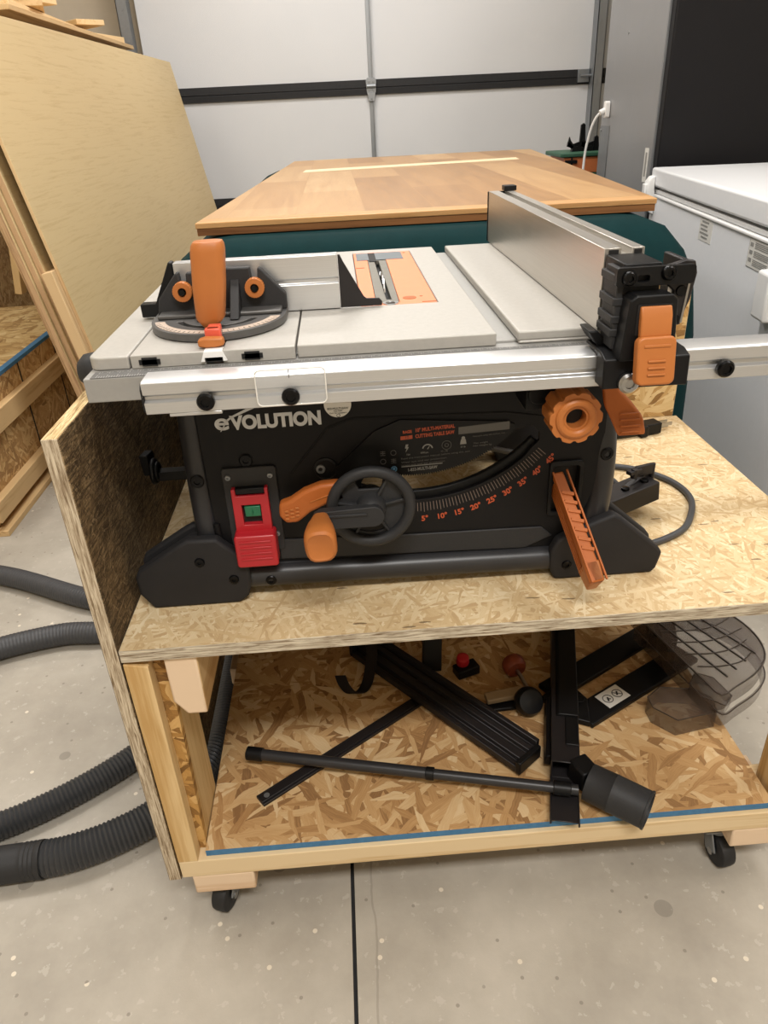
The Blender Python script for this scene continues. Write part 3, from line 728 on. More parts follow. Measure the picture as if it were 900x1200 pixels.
# rail lock lever (hangs below the rail on the right)
l2 = B()
th_ = [(.030, .826, .5580), (.020, .806, .562), (.012, .793, .568), (.004, .780, .576), (-.002, .765, .580)]
V = []; 
for i, (y, z, xc) in enumerate(th_):
    w = (.0085, .0090, .0150, .0170, .0150)[i]
    for dx, dy in ((-w, 0), (w, 0), (w, .008), (-w, .008)): V.append(Vector((xc+dx, y+dy, z+dy*.5)))
l2._add(V, [(i*4+j, i*4+(j+1) % 4, (i+1)*4+(j+1) % 4, (i+1)*4+j) for i in range(4) for j in range(4)]+[(3, 2, 1, 0), (16, 17, 18, 19)])
lo2 = build(l2, 'rail_lock_lever', 'orange_burnt', saw, .003, 3, label='burnt orange rail lock lever')
rb = B()
for i in range(4): y = .0085-i*.0030; z = .7870-i*.0055; rb.beam((.567, y-.003, z), (.588, y-.003, z), .0022, .0022)
build(rb, 'lever_grip', 'orange_burnt', lo2, .0008)
# ribbed lever standing out of the slot on the right
R0, R1 = Vector((.5380, .098, .680)), Vector((.5600, -.012, .592))
dd = (R1-R0).normalized(); sx_ = Vector((1, 0, 0)); sx_ = (sx_-dd*sx_.dot(dd)).normalized(); up_ = sx_.cross(dd)
if up_.z < 0: up_ = -up_
rl_ = B()
def bar(a0, a1, w0, w1, o0, h):
    q = [R0+dd*a0+sx_*(o0-w0/2), R0+dd*a0+sx_*(o0+w0/2), R0+dd*a1+sx_*(o0+w1/2), R0+dd*a1+sx_*(o0-w1/2)]
    rl_._add([p for p in q]+[p-up_*h for p in q], [(0, 1, 2, 3), (7, 6, 5, 4), (0, 4, 5, 1), (1, 5, 6, 2), (2, 6, 7, 3), (3, 7, 4, 0)])
L_ = (R1-R0).length
bar(0, L_, .013, .018, -.002, .010)
rlo = build(rl_, 'ribbed_lever', 'orange_burnt', saw, .002, label='long ribbed orange lever')
rl_ = B(); bar(L_*.82, L_*1.0, .018, .013, 0, .034); build(rl_, 'lever_tip', 'orange', rlo, .002)
rl_ = B()
for i in range(7):
    a = .03+i*.012
    q = R0+dd*a+up_*.0005
    rl_.beam(q-sx_*.007-dd*.003, q+sx_*.007+dd*.003, .0045, .0022, up_)
rl_.beam(R0+sx_*.0088+up_*.001, R1+sx_*.0088+up_*.001, .0022, .003, up_); rl_.beam(R0-sx_*.0088+up_*.001, R1-sx_*.0088+up_*.001, .0022, .003, up_)
for h in (.012, .018, .024, .030): rl_.beam(R0-up_*h-sx_*.006+dd*.01, R0-up_*h+dd*L_*.86-sx_*.006, .006, .0022, up_)
build(rl_, 'lever_ribs', 'orange_burnt', rlo, .0004)
build(B().prism(rrect(.5255, .5670, .6190, .6940, .005), .0955, .1010, holes=[rrect(.5300, .5620, .6250, .6870, .003)]), 'slot_frame', 'black_plastic', saw, .001)
build(B().box(.5200, .5700, .110, .114, .612, .706), 'slot_back', 'deep_black', saw)
# tube frame
def tube(pts, r0, nm='frame_tube', mt='tube_black', n=12, par=saw): 
    p = spline(pts, n); return build(B().rings(p, [r0]*len(p), 20), nm, mt, par)
tube([(.1085, .115, .835), (.1055, .115, .77), (.1040, .113, .70), (.1040, .111, .64), (.1060, .110, .60)], .0148)
tube([(.140, .100, .5625), (.25, .100, .5615), (.45, .100, .5585), (.56, .100, .5565)], .0160)
tube([(.560, .125, .775), (.578, .122, .765), (.590, .118, .740), (.594, .114, .70), (.594, .112, .65), (.590, .110, .60)], .0165)
tube([(.1085, .47, .835), (.105, .47, .70), (.104, .47, .60)], .0148); tube([(.590, .47, .835), (.594, .47, .70), (.590, .47, .60)], .0165)
tube([(.14, .47, .562), (.45, .47, .5585), (.56, .47, .5565)], .0128); tube([(.085, .12, .556), (.085, .47, .556)], .011); tube([(.62, .12, .556), (.62, .47, .556)], .011)
for x, z in ((.1040, .6990),): screw(x, .0985, z, .0085)
screw(.176, .0850, .5612, .007); screw(.5945, .0985, .6990, .0085)
# feet
def foot(pts, y0, nm='foot', bolts=()):
    b_ = B().prism(pts, y0, y0+.016)
    b_.prism(pts, y0+.040, y0+.052)
    cx = sum(p[0] for p in pts)/len(pts); inner = [(cx+(x-cx)*.90, .5335+(z-.5335)*.90) for x, z in pts]
    b_.prism(inner, y0+.014, y0+.042)
    o = build(b_, nm, 'foot_black', saw, .004, 3)
    for x, z in bolts: screw(x, y0, z, .0062, 'bolt', 'foot_bolt', o)
FL = [(.012, .556), (.011, .580), (.016, .590), (.070, .623), (.082, .629), (.118, .628), (.124, .621), (.146, .600), (.152, .585), (.1515, .560), (.146, .543), (.134, .5335), (.026, .5335)]
FR = [(.676-.004, .552), (.6745, .563), (.668, .572), (.616, .618), (.606, .6245), (.575, .612), (.560, .604), (.537, .592), (.530, .576), (.530, .552), (.536, .5345), (.545, .5335), (.664, .5335), (.669, .540)]
foot(FL, .080, bolts=((.093, .598), (.131, .570))); foot(FR, .080, bolts=((.551, .556), (.578, .589)))
foot(FL, .44); foot(FR, .44)
# left side: winding hook and rounded end cap under the table
build(B().torus((.036, .17, .683), .014, .0035, 'x', 28, 8).torus((.040, .17, .683), .010, .003, 'x', 28, 8).box(.038, .104, .162, .178, .672, .684).prism([(.20, .70), (.17, .705), (.175, .675), (.21, .665)], .020, .030, 'x'), 'cord_hook', 'black_plastic', saw, .001)
ec = B()
for sgn in (1,):
    ec.lathe([(.002, .024), (.012, .023), (.019, .016), (.021, .004), (.021, -.03)], (.008, .145, .826), (-1, 0, 0), 24)
build(ec, 'end_cap', 'black_rough', saw)
# fixed arm with pivots on the right (guard store)
arm0, arm1 = Vector((.618, .205, .5585)), Vector((.722, .246, .572))
ar = B().beam(arm0, arm1, .038, .030); ar.beam(arm0+Vector((.06, .026, .008)), arm1+Vector((.0, .010, .010)), .010, .028)
ao = build(ar, 'side_arm', 'black_metal', saw, .0015)
for t in (.25, .55, .86):
    p = arm0.lerp(arm1, t)+Vector((0, -.004, .015)); build(B().lathe([(.006, 0), (.0055, .003), (.002, .004)], p, (0, 0, 1), 14), 'arm_pivot', 'bolt', ao)
build(B().obox((.700, .242, .604), .030, .006, .016, rz=.3).cyl((.682, .232, .597), (.682, .232, .612), .005).beam((.672, .228, .607), (.692, .238, .607), .010, .006).cyl((.715, .246, .585), (.715, .246, .612), .003), 'arm_catch', 'black_metal', ao, .001).location = (.008, .002, -.004)
# mains cord
ck = spline([(.52, .44, .62), (.60, .52, .56), (.665, .500, .5410), (.715, .497, .5400), (.768, .507, .5405)], 8)
co = build(B().rings(ck, [.0048]*len(ck), 10), 'power_cord', 'hose_smooth', saw)
c2 = spline([(.50, .36, .60), (.60, .42, .548), (.68, .400, .5385), (.745, .372, .5385), (.785, .325, .5385), (.795, .270, .5385), (.775, .215, .5385), (.735, .165, .5385), (.66, .14, .5385), (.60, .20, .5385), (.63, .29, .5385), (.69, .345, .5385), (.70, .30, .5385), (.67, .25, .5385)], 10)
build(B().rings(c2, [.0048]*len(c2), 10), 'power_cord', 'hose_smooth', saw)
pg = B().cyl((.762, .504, .541), (.806, .515, .5425), .0065, .009).obox((.828, .522, .5450), .042, .026, .020, rz=.25).obox((.811, .517, .5450), .014, .036, .020, rz=.25)
po = build(pg, 'plug', 'black_plastic', co, .0015)
build(B().obox((.860, .536, .5480), .022, .0016, .006, rz=.25).obox((.864, .524, .5480), .022, .0016, .006, rz=.25).cyl((.850, .528, .541), (.870, .533, .541), .0024, n=10), 'plug_pin', 'chrome', po)

# ------------------------------------------------------------------ rip fence (slides on the rail)
fence = thing('rip_fence', 'tall silver rip fence with black clamp and orange latch along the saw table', 'rip fence', (.56, .3, .871))
FZ0, FZ1, FX0, FX1 = .8712, .9490, .5405, .5790
pf = [(FX0, FZ0), (FX1, FZ0), (FX1, FZ1), (FX1-.013, FZ1), (FX1-.013, FZ1-.003), (FX1-.003, FZ1-.003), (FX1-.003, FZ1-.010), (FX0+.003, FZ1-.010), (FX0+.003, FZ1-.003), (FX0+.015, FZ1-.003), (FX0+.015, FZ1), (FX0, FZ1)]
pf = [(FX0, FZ0), (FX1, FZ0), (FX1, FZ1), (FX1-.012, FZ1), (FX1-.012, FZ1-.008), (FX0+.016, FZ1-.008), (FX0+.016, FZ1), (FX0, FZ1)]
build(B().prism(pf, .022, .600), 'fence_profile', 'alu_y', fence, .0004, 1)
build(B().box(FX0+.004, FX0+.013, .0205, .0222, FZ1-.007, FZ1-.0015).box(FX1-.010, FX1-.003, .0205, .0222, FZ1-.007, FZ1-.0015), 'profile_end', 'deep_black', fence)
build(B().box(FX0-.001, FX1+.004, .601, .606, FZ0, FZ1-.001).box(FX1-.016, FX1+.004, .585, .606, FZ1+.0003, FZ1+.008), 'rear_cap', 'black_plastic', fence, .001)
cb = B()
cb.box(.5415, .5760, -.030, .0205, .874, .944)                                  # block at the end of the profile
cb.prism([(.0125, .866), (-.030, .866), (-.044, .862), (-.046, .834), (-.0225, .834), (-.0225, .861), (.0125, .8630)], .5270, .6080, 'x')   # shoe over the rail
cb.prism([(.5380, .862), (.5420, .916), (.5480, .9205), (.5800, .9205), (.5850, .916), (.5890, .862)], -.052, -.028)         # latch tower
cb.prism([(.527, .8705), (.521, .880), (.5300, .880), (.545, .866), (.532, .8650)], -.010, .0205)
car_ = build(cb, 'clamp_body', 'black_plastic', fence, .002, 3)
dt = B()
for z, w in ((.932, .014), (.912, .010), (.896, .012), (.884, .015)): dt.box(.5330, .5330+w, -.033, .005, z-.004, z+.003)
dt.box(.5360, .5420, -.032, .0, .868, .940)
build(dt, 'clamp_ribs', 'black_rough', car_, .0008)
ap = B().prism(rrect(.5330, .6040, .9255, .9420, .003), -.037, -.031, holes=[rrect(.5520, .5630, .9290, .9350, .002)]); build(ap, 'adjuster_plate', 'black_plastic', car_, .0008)
for x, z in ((.5440, .9330), (.5790, .9360)):
    build(B().lathe([(.0065, 0), (.0065, .002), (.005, .004), (.003, .0042), (.0028, .002), (.0004, .002)], (x, -.037, z), (0, -1, 0), 18), 'adjuster_screw', 'bolt', car_)
# curved bracket to the right with two screws
BX = -.009
bk = [(x+BX, z) for x, z in [(.5860, .9280), (.5880, .9400), (.6060, .9450), (.6150, .9435), (.6180, .9330), (.6150, .9100), (.6100, .8950), (.6040, .8850), (.5960, .8850), (.5985, .9180)]]
build(B().prism(bk, -.030, -.024).box(.597, .603, -.024, .02, .885, .944), 'side_bracket', 'black_metal', car_, .0012)
build(B().box(.5850, .5925, -.0262, -.0237, .890, .926), 'side_strip', 'alu_x', car_, .0005)
build(B().prism([(.5985, .889), (.6005, .889), (.6035, .926), (.6015, .926)], -.0312, -.0302), 'side_wire', 'chrome', car_)
for x, z in ((.5960, .9180), (.5930, .8930)): build(B().lathe([(.0050, 0), (.0045, .002), (.002, .0026)], (x, -.030, z), (0, -1, 0), 16), 'bracket_screw', 'bolt', car_)
build(B().box(.5490, .5800, -.0530, -.0515, .8860, .9130), 'latch_well', 'deep_black', car_)
lt = B().prism([(-.051, .9110), (-.055, .9120), (-.0590, .904), (-.0615, .886), (-.055, .884), (-.052, .900)], .5510, .5790, 'x')
lto = build(lt, 'latch', 'orange', fence, .0015, 3, label='orange fence latch')
lt = B()
V = []
for (y, z0) in ((-.0575, .8890), (-.0705, .8500)):
    pass
Lm = Matrix.Translation((.5650, -.0640, .8655)) @ Matrix.Rotation(math.radians(-10), 4, 'X')
lt.prism(rrect(-.0175, .0175, -.0215, .0215, .006), -.006, .005, 'y', M4=Lm)
lp_ = build(lt, 'latch_pad', 'orange', lto, .002, 3)
rb = B()
for z in (-.012, -.006, .000): rb.box(-.008, .008, -.0075, -.0058, z-.0010, z+.0010, Lm)
rb.box(-.012, .012, -.0068, -.0058, .012, .0145, Lm)
build(rb, 'pad_ribs', 'orange', lp_, .0005)
build(B().lathe([(.0095, 0), (.0098, .002), (.0098, .005), (.0075, .0075), (.0045, .008), (.0042, .006), (.0005, .006)], (.5500, -.046, .8405), (0, -1, 0), 24), 'clamp_screw', 'chrome', car_)
build(B().box(.562, .588, -.0475, -.046, .8375, .8390), 'clamp_pin', 'chrome', car_)

# ------------------------------------------------------------------ mitre gauge
mg = thing('mitre_gauge', 'silver and black mitre gauge with tall orange handle in the left table slot', 'mitre gauge', (.15, .15, .8705))
build(B().box(.1505, .1655, .060, .340, .8605, .8685), 'slide_bar', 'black_metal', mg, .0005)
cx_, cy_ = .1515, .1480
def half(rx, ry, n=28, y1=None):
    return [(cx_+rx*math.cos(PI+PI*i/n), cy_+ry*math.sin(PI+PI*i/n)) for i in range(n+1)]
sl = [(cx_+.048*math.cos(t), cy_+.052*math.sin(t)) for t in (math.radians(v) for v in range(202, 339, 8))]+[(cx_+.041*math.cos(t), cy_+.045*math.sin(t)) for t in (math.radians(v) for v in range(338, 201, -8))]
base = B().prism(half(.0745, .0790)+[(cx_+.0745, .178), (cx_-.0745, .178)], .8712, .8790, 'z', holes=[sl])
bo_ = build(base, 'gauge_base', 'base_grey', mg, .0012)
build(B().prism(half(.0705, .0755)[2:-2]+[(cx_+.060*math.cos(t), cy_+.0640*math.sin(t)) for t in (math.radians(v) for v in range(345, 194, -6))], .8788, .8794, 'z'), 'angle_scale', 'scale_beige', bo_)
build(B().prism(half(.0500, .0540), .8705, .8713, 'z'), 'slot_floor', 'deep_black', bo_)
tk_ = B()
for d_ in range(200, 341, 5):
    t = math.radians(d_); p0 = Vector((cx_+.0655*math.cos(t), cy_+.0700*math.sin(t), .8795)); p1 = Vector((cx_+.0700*math.cos(t), cy_+.0745*math.sin(t), .8795)); tk_.beam(p0, p1, .0006, .0003)
build(tk_, 'angle_marks', 'ink', bo_)
build(B().box(.084, .221, .140, .165, .8790, .8835), 'base_step', 'base_grey', bo_, .0015)
face = [(.0800, .879), (.0835, .897), (.1060, .9240), (.1100, .9250), (.1110, .9100), (.1170, .9100), (.1180, .9240), (.1350, .9245), (.1400, .925), (.1640, .9270), (.1890, .9265), (.1900, .9100), (.1960, .9100), (.1975, .9255), (.2010, .9250), (.2210, .9020), (.2265, .8960), (.2265, .879)]
fo = build(B().prism(face, .162, .173), 'gauge_face', 'black_rough', mg, .0015)
for x in (.130, .166): build(B().prism([(.162, .880), (.120, .880), (.162, .915)], x, x+.010, 'x'), 'face_gusset', 'black_rough', fo, .001)
for x in (.1130, .1930):
    k = B(); P = [(x+(.0105+(.0005 if i % 2 else 0))*math.cos(2*PI*i/48), .9055+(.0105+(.0005 if i % 2 else 0))*math.sin(2*PI*i/48)) for i in range(48)]
    k.prism(P, .152, .1620, holes=[[(x+.0045*math.cos(2*PI*i/20), .9055+.0045*math.sin(2*PI*i/20)) for i in range(20)]])
    ko_ = build(k, 'thumb_nut', 'orange', mg, .001); build(B().cyl((x, .150, .9055), (x, .165, .9055), .0038, n=6), 'thumb_nut_bolt', 'bolt', ko_)
fpz = B().prism([(.2015, .8712), (.1835, .8712), (.1835, .9000), (.1860, .9015), (.1860, .9055), (.1835, .9070), (.1835, .9315), (.2015, .9315)], .1010, .2870, 'x')
build(fpz, 'gauge_fence', 'alu_x', mg, .0006, label='brushed silver fence')
build(B().prism([(.2875, .8715), (.3360, .8715), (.3365, .8760), (.3330, .8800), (.3180, .8805), (.3150, .8830), (.2935, .9230), (.2900, .9310), (.2875, .9310)], .1835, .1870), 'end_plate', 'black_metal', mg, .0005)
build(B().prism([(.1000, .8715), (.1000, .9320), (.0960, .9330), (.0740, .8880), (.0560, .8880), (.0560, .8730), (.0740, .8730)], .1840, .1990), 'end_bracket', 'black_plastic', mg, .001)
hd = B(); nn = 28; V = []
hs_ = [(.8775, .0060, .0055), (.8840, .0115, .0100), (.8900, .0165, .0130), (.9200, .0185, .0145), (.9560, .0190, .0150), (.9620, .0180, .0142), (.9650, .0160, .0125), (.9655, .012, .010)]
for z, rx, ry in hs_:
    rx *= .90
    xc = .1490+(z-.8775)*.105; yc = .098+(z-.8775)*.02
    for j in range(nn):
        a = 2*PI*j/nn; sq = 1/(abs(math.cos(a))**4+abs(math.sin(a))**4)**.25; V.append(Vector((xc+rx*sq*math.cos(a), yc+ry*sq*math.sin(a), z)))
hd._add(V, [(i*nn+j, i*nn+(j+1) % nn, (i+1)*nn+(j+1) % nn, (i+1)*nn+j) for i in range(len(hs_)-1) for j in range(nn)]+[tuple(range(nn))[::-1], tuple(range((len(hs_)-1)*nn, len(hs_)*nn))])
build(hd, 'gauge_handle', 'orange', mg, label='tall orange handle')
build(B().box(.1485, .1645, .0570, .0665, .8712, .8870).box(.1500, .1630, .060, .0800, .8800, .8870), 'pointer', 'coral', mg, .0012, label='coral red pointer')
build(B().prism([(.1425, .8725), (.1425, .8790), (.1500, .8810), (.1600, .8805), (.1675, .8800), (.1685, .8730), (.1600, .8712), (.1500, .8712)], .045, .056), 'pointer_clip', 'orange', mg, .0015)

# ------------------------------------------------------------------ things on the lower shelf (top at z .160)
S = .1602
t = thing('telescopic_tube', 'long thin black tube with a stepped joint lying across the lower shelf', 'tube', (.34, .095, S))
p0, p1 = Vector((.088, .160, .186)), Vector((.584, .035, .1885))
def on(a): return p0.lerp(p1, a)
build(B().cyl(on(.02), on(.575), .0088), 'outer_tube', 'tube_black', t); build(B().cyl(on(.57), on(1.0), .0078), 'inner_tube', 'tube_black', t)
build(B().cyl(on(0), on(.05), .0108), 'end_sleeve', 'black_plastic', t, .001); build(B().cyl(on(.56), on(.585), .0100), 'collar', 'black_plastic', t, .001)
build(B().cyl(on(.93), on(.98), .0105), 'collar', 'black_plastic', t, .001)
b_ = B().beam((.112, .083, S+.003), (.385, .279, S+.003), .022, .005); b_.beam((.112, .083, S+.0065), (.362, .262, S+.0065), .014, .002)
fb = tag(pivot(build(b_, 'flat_bar', 'black_metal', None, .0006), (.2, .15, S)), 'flat black metal bar with a hole at its end, under the thin tube', 'bar')
build(B().cyl((.122, .090, S+.0068), (.122, .090, S+.0080), .0045, n=14), 'rivet', 'grey_metal', None).parent = fb
for o in fb.children: o.data.transform(Matrix.Translation((-.2, -.15, -S)))
# black extruded fence with grooves
e0, e1 = Vector((.283, .415, 0)), Vector((.528, .114, 0)); d_ = (e1-e0).normalized(); n_ = Vector((d_.y, -d_.x, 0))
ang = math.atan2(d_.y, d_.x)
ex = thing('extruded_fence', 'black grooved extruded fence bar lying diagonally on the lower shelf', 'fence bar', (.41, .263, S))
Mx = Matrix(((n_.x, d_.x, 0, e0.x), (n_.y, d_.y, 0, e0.y), (0, 0, 1, S+.0078), (0, 0, 0, 1)))
pr2 = [(-.030, 0), (.030, 0), (.030, .012), (.022, .012), (.020, .008), (.016, .008), (.014, .014), (.002, .016), (0, .012), (-.004, .012), (-.006, .018), (-.014, .020), (-.016, .016), (-.020, .016), (-.022, .026), (-.030, .026)]
bb = B(); LL = (e1-e0).length; n0 = len(pr2)
bb._add([Mx @ Vector((q[0], a, q[1])) for a in (0, LL) for q in pr2], [tuple(range(n0))[::-1], tuple(range(n0, 2*n0))]+[(i, (i+1) % n0, n0+(i+1) % n0, n0+i) for i in range(n0)])
build(bb, 'profile', 'black_metal', ex, .0006, 1)
build(B().box(-.022, .031, LL, LL+.010, 0, .024, Mx), 'end_cap', 'black_plastic', ex, .002)
build(B().box(-.031, .031, -.006, 0, 0, .027, Mx), 'end_cap', 'black_plastic', ex, .002)
# hook strap
hk = B(); pts = [(.296, .395, .205), (.298, .375, .192), (.292, .345, .176), (.284, .318, .166), (.272, .302, .1635), (.256, .300, .166), (.244, .312, .174), (.238, .326, .184)]
pts = spline(pts, 6); V = []
for i, p in enumerate(pts):
    w = Vector((.010, -.004, .003)); nrm = Vector((0, 0, .0018)); V += [p-w, p+w, p+w+nrm, p-w+nrm]
hk._add(V, [(i*4+j, i*4+(j+1) % 4, (i+1)*4+(j+1) % 4, (i+1)*4+j) for i in range(len(pts)-1) for j in range(4)]+[(3, 2, 1, 0), tuple(len(pts)*4-4+j for j in range(4))])
tag(pivot(build(hk, 'hook', 'black_metal', None), (.27, .32, S)), 'curved black metal hook leaning on the grooved fence bar', 'hook')
tag(pivot(build(B().prism([(.390, S), (.424, S), (.430, .505), (.400, .505)], .345, .372).prism([(.395, S), (.42, S), (.424, .50), (.404, .50)], .372, .385), 'upright_bracket', 'deep_black', None, .002), (.41, .36, S)), 'dark upright bracket standing behind the grooved fence bar', 'bracket')
# duct with dust port
du = thing('dust_duct', 'long black square duct with a round dust port, hanging over the shelf front', 'duct', (.58, .22, S))
DM = Matrix.Translation((.557, .006, S+.0125)) @ Matrix.Rotation(math.radians(-15), 4, 'Z')
dv = B()
dv.prism([(-.021, 0), (.021, 0), (.021, .036), (-.021, .036)], .066, .47, 'y', holes=[[(-.0185, .0025), (.0185, .0025), (.0185, .0335), (-.0185, .0335)]], M4=DM)
dv.box(-.021, -.0185, -.018, .066, 0, .0035, DM).box(.0185, .021, -.018, .066, 0, .0035, DM).box(-.021, .021, -.012, .066, 0, .002, DM)
build(dv, 'duct', 'black_metal', du, .0008, 1)
dv = B(); dv.prism([(-.015, .0362), (.021, .0362), (.021, .042), (-.010, .042)], .16, .47, 'y', M4=DM); dv.prism([(.0, .0362), (.0205, .0362), (.0205, .039), (.0, .039)], .10, .16, 'y', M4=DM)
dv.prism([(-.031, 0), (-.021, 0), (-.021, .020), (-.028, .018)], .09, .22, 'y', M4=DM)
build(dv, 'duct_cover', 'black_plastic', du, .002)
ax = Vector((.78, -.62, -.04)).normalized(); c0 = Vector((.602, .044, .1935))
pt = B().lathe([(.0275, 0), (.0280, .035), (.0288, .036), (.0280, .038), (.0275, .085), (.0285, .0855), (.0285, .0885), (.0250, .0885), (.0240, .06), (.01, .058)], c0, ax, 36)
build(pt, 'dust_port', 'black_rough', du); build(B().beam((.593, .078, .193), (.606, .046, .193), .030, .036), 'port_elbow', 'black_plastic', du, .003)
# frame with warning label
gf = bg = thing('blade_guard', 'smoked clear ribbed blade guard on two black labelled arms, right end of the shelf', 'blade guard', (.80, .27, S))
fz = S
g = B().beam((.600, .262, fz+.006), (.855, .415, fz+.006), .046, .010)
g.beam((.640, .196, fz+.006), (.880, .335, fz+.006), .048, .010); g.prism([(.585, .250), (.640, .285), (.662, .235), (.650, .180), (.610, .200)], fz, fz+.012, 'z')
build(g, 'frame_bars', 'black_plastic', gf, .002)
build(B().beam((.838, .350, fz+.02), (.862, .430, fz+.02), .05, .03).beam((.826, .290, fz+.030), (.842, .40, fz+.035), .014, .045).cyl((.648, .235, fz+.012), (.648, .235, fz+.014), .009), 'frame_joint', 'black_plastic', gf, .002)
LA = math.atan2(.139, .240); Lq = Matrix.Translation((.706, .236, fz+.0112)) @ Matrix.Rotation(LA, 4, 'Z')
lb = build(B().box(-.026, .026, -.017, .017, 0, .0006, Lq), 'warning_label', 'white_label', gf, label='white label with two round symbols')
q = B()
for dx in (-.012, .011):
    pts = [Lq @ Vector((dx+.0088*math.cos(2*PI*i/28), .0088*math.sin(2*PI*i/28), .0008)) for i in range(28)]
    q.rings(pts, [.0007]*28, 6, closed=True)
q.beam(Lq @ Vector((.005, .006, .0008)), Lq @ Vector((.017, -.006, .0008)), .0012, .0006); q.beam(Lq @ Vector((.008, -.003, .0008)), Lq @ Vector((.014, .004, .0008)), .003, .0006)
q.beam(Lq @ Vector((-.015, -.005, .0008)), Lq @ Vector((-.010, .003, .0008)), .003, .0006); q.beam(Lq @ Vector((-.013, .001, .0008)), Lq @ Vector((-.008, -.003, .0008)), .002, .0006)
build(q, 'label_print', 'ink', lb)
# smoked blade guard
gz0, gz1 = S+.042, S+.075
go = [(.800, .400), (.865, .420), (.925, .410), (.968, .370), (.985, .310), (.975, .255), (.940, .215), (.890, .185), (.858, .170), (.846, .205), (.832, .260)]
go = [(x-.012, y-.015) for x, y in go]
sm = [tuple(p) for p in [(v.x, v.y) for v in spline([(x, y, 0) for x, y in go], 4)]]
def shell(poly, z0, z1, th=.0018, top=True):
    b_ = B(); cx = sum(p[0] for p in poly)/len(poly); cy = sum(p[1] for p in poly)/len(poly)
    inn = [(x+(cx-x)*.035, y+(cy-y)*.035) for x, y in poly]
    b_.prism(poly, z0, z1-th, 'z', holes=[inn]); b_.prism(poly, z1-th+.00002, z1, 'z'); return b_
build(shell(sm, gz0, gz1), 'shroud', 'smoked', bg)
low = [(x*.985+.016, y-.010) for x, y in sm]
build(B().prism(low, S+.018, S+.0415, 'z', holes=[[(x+(.88-x)*.03, y+(.29-y)*.03) for x, y in low]]), 'shroud_skirt', 'smoked', bg)
f1 = [(.752, .205), (.752, .180), (.780, .148), (.850, .160), (.856, .190), (.835, .215), (.780, .225)]
f2 = [(.820, .205), (.826, .175), (.855, .150), (.875, .170), (.865, .215), (.840, .230)]
build(shell(f1, S+.0005, S+.034), 'nose', 'smoked', bg); build(shell(f2, S+.0352, S+.056), 'nose', 'smoked', bg)
q = B()
n_s = len(sm); q.rings([(x, y, gz1+.0005) for x, y in sm], [.0016]*n_s, 6, closed=True); q.rings([(x, y, gz0) for x, y in low], [.0012]*n_s, 6, closed=True)
for x0 in (.845, .868, .893, .918):     # long ribs
    q.beam((x0-.035, .375+(x0-.85)*.1, gz1+.001), (x0+.030, .205+(x0-.862)*.7, gz1+.001), .0022, .0026)
for y0 in (.235, .268, .300, .332, .360):
    q.rings(spline([(.832-(y0-.26)*.25, y0-.012, gz1+.001), (.875, y0-.016, gz1+.001), (.915, y0-.008, gz1+.001), (.958-abs(y0-.30)*.25, y0+.012, gz1+.001)], 5), [.0013]*16, 6)
for f_, z_ in ((f1, S+.034), (f2, S+.056)): q.rings([(x, y, z_) for x, y in f_], [.0010]*len(f_), 6, closed=True)
build(q, 'guard_ribs', 'smoked_rib', bg)
# clamp bolt with knobs, red capped piece
cl = thing('clamp_bolt', 'silver bolt with a burnt orange knob and a black round knob, behind the fence bar', 'clamp', (.55, .28, S))
ax = Vector((.22, -.95, -.12)).normalized(); c0 = Vector((.552, .318, .185))
build(B().lathe([(.004, -.012), (.018, -.012), (.021, -.006), (.021, .006), (.017, .012), (.004, .013)], c0, ax, 20), 'orange_knob', 'burnt_knob', cl, label='burnt orange knob')
build(B().cyl(c0, c0+ax*.095, .0036, n=12), 'shaft', 'chrome', cl)
build(B().lathe([(.006, .020), (.020, .018), (.0245, .008), (.0245, -.002), (.021, -.007), (.006, -.009)], (.556, .228, .1835), (.1, -.75, .6), 28), 'black_knob', 'black_plastic', cl)
build(B().beam((.488, .250, .175), (.560, .258, .178), .022, .010), 'arm', 'tan', cl, .002, label='flat tan arm')
build(B().beam((.480, .238, .164), (.545, .240, .166), .018, .007), 'lower_arm', 'black_plastic', cl, .002)
rc = thing('capped_switch', 'small black block with a bright red round cap at the back of the shelf', 'knob', (.465, .37, S))
build(B().obox((.468, .335, S+.010), .044, .026, .018, rz=.35), 'block', 'black_plastic', rc, .002)
build(B().lathe([(.011, 0), (.0125, .006), (.011, .017), (.008, .019), (.001, .019)], (.462, .341, S+.019), (0, -.2, 1), 24), 'red_cap', 'red', rc, label='bright red cap')
# ------------------------------------------------------------------ hoses on the floor
def hose(pts, r0, name, mt, label, rib=None, n=20, cuff=None):
    p = spline(pts, n); k = len(p)
    L = [0]
    for a, b_ in zip(p, p[1:]): L.append(L[-1]+(b_-a).length)
    if rib:
        tot = L[-1]; m_ = int(tot/(rib/4)); q = []; j = 0
        for i in range(m_+1):
            t = tot*i/m_
            while j < k-2 and L[j+1] < t: j += 1
            u = (t-L[j])/max(L[j+1]-L[j], 1e-9); q.append(p[j].lerp(p[j+1], u))
        rs = [r0-(.0, .0012, .0028, .0012)[i % 4] for i in range(len(q))]
        p = q
    else: rs = [r0]*k
    return p, rs
root = thing('vacuum_hose', 'grey black vacuum hose looping on the floor left of the cart, upper pair of runs', 'hose', (-.5, .8, 0))
p, rs = hose([(-1.25, 1.10, .028), (-.92, 1.075, .028), (-.66, 1.0, .028), (-.42, .872, .028), (-.31, .832, .028), (-.245, .785, .028), (-.262, .735, .028), (-.33, .720, .028), (-.43, .722, .028), (-.58, .675, .028), (-.72, .58, .028), (-.95, .35, .028)], .0265, '', '', '', rib=.008)
rs = [.0262-(0 if i % 4 < 2 else .0007) for i in range(len(rs))]
build(B().rings(p, rs, 20), 'hose_tube', 'hose_smooth', root)
root = thing('vacuum_hose', 'thin ribbed black hose curving behind the wide one, left of the cart', 'hose', (-.4, .3, 0))
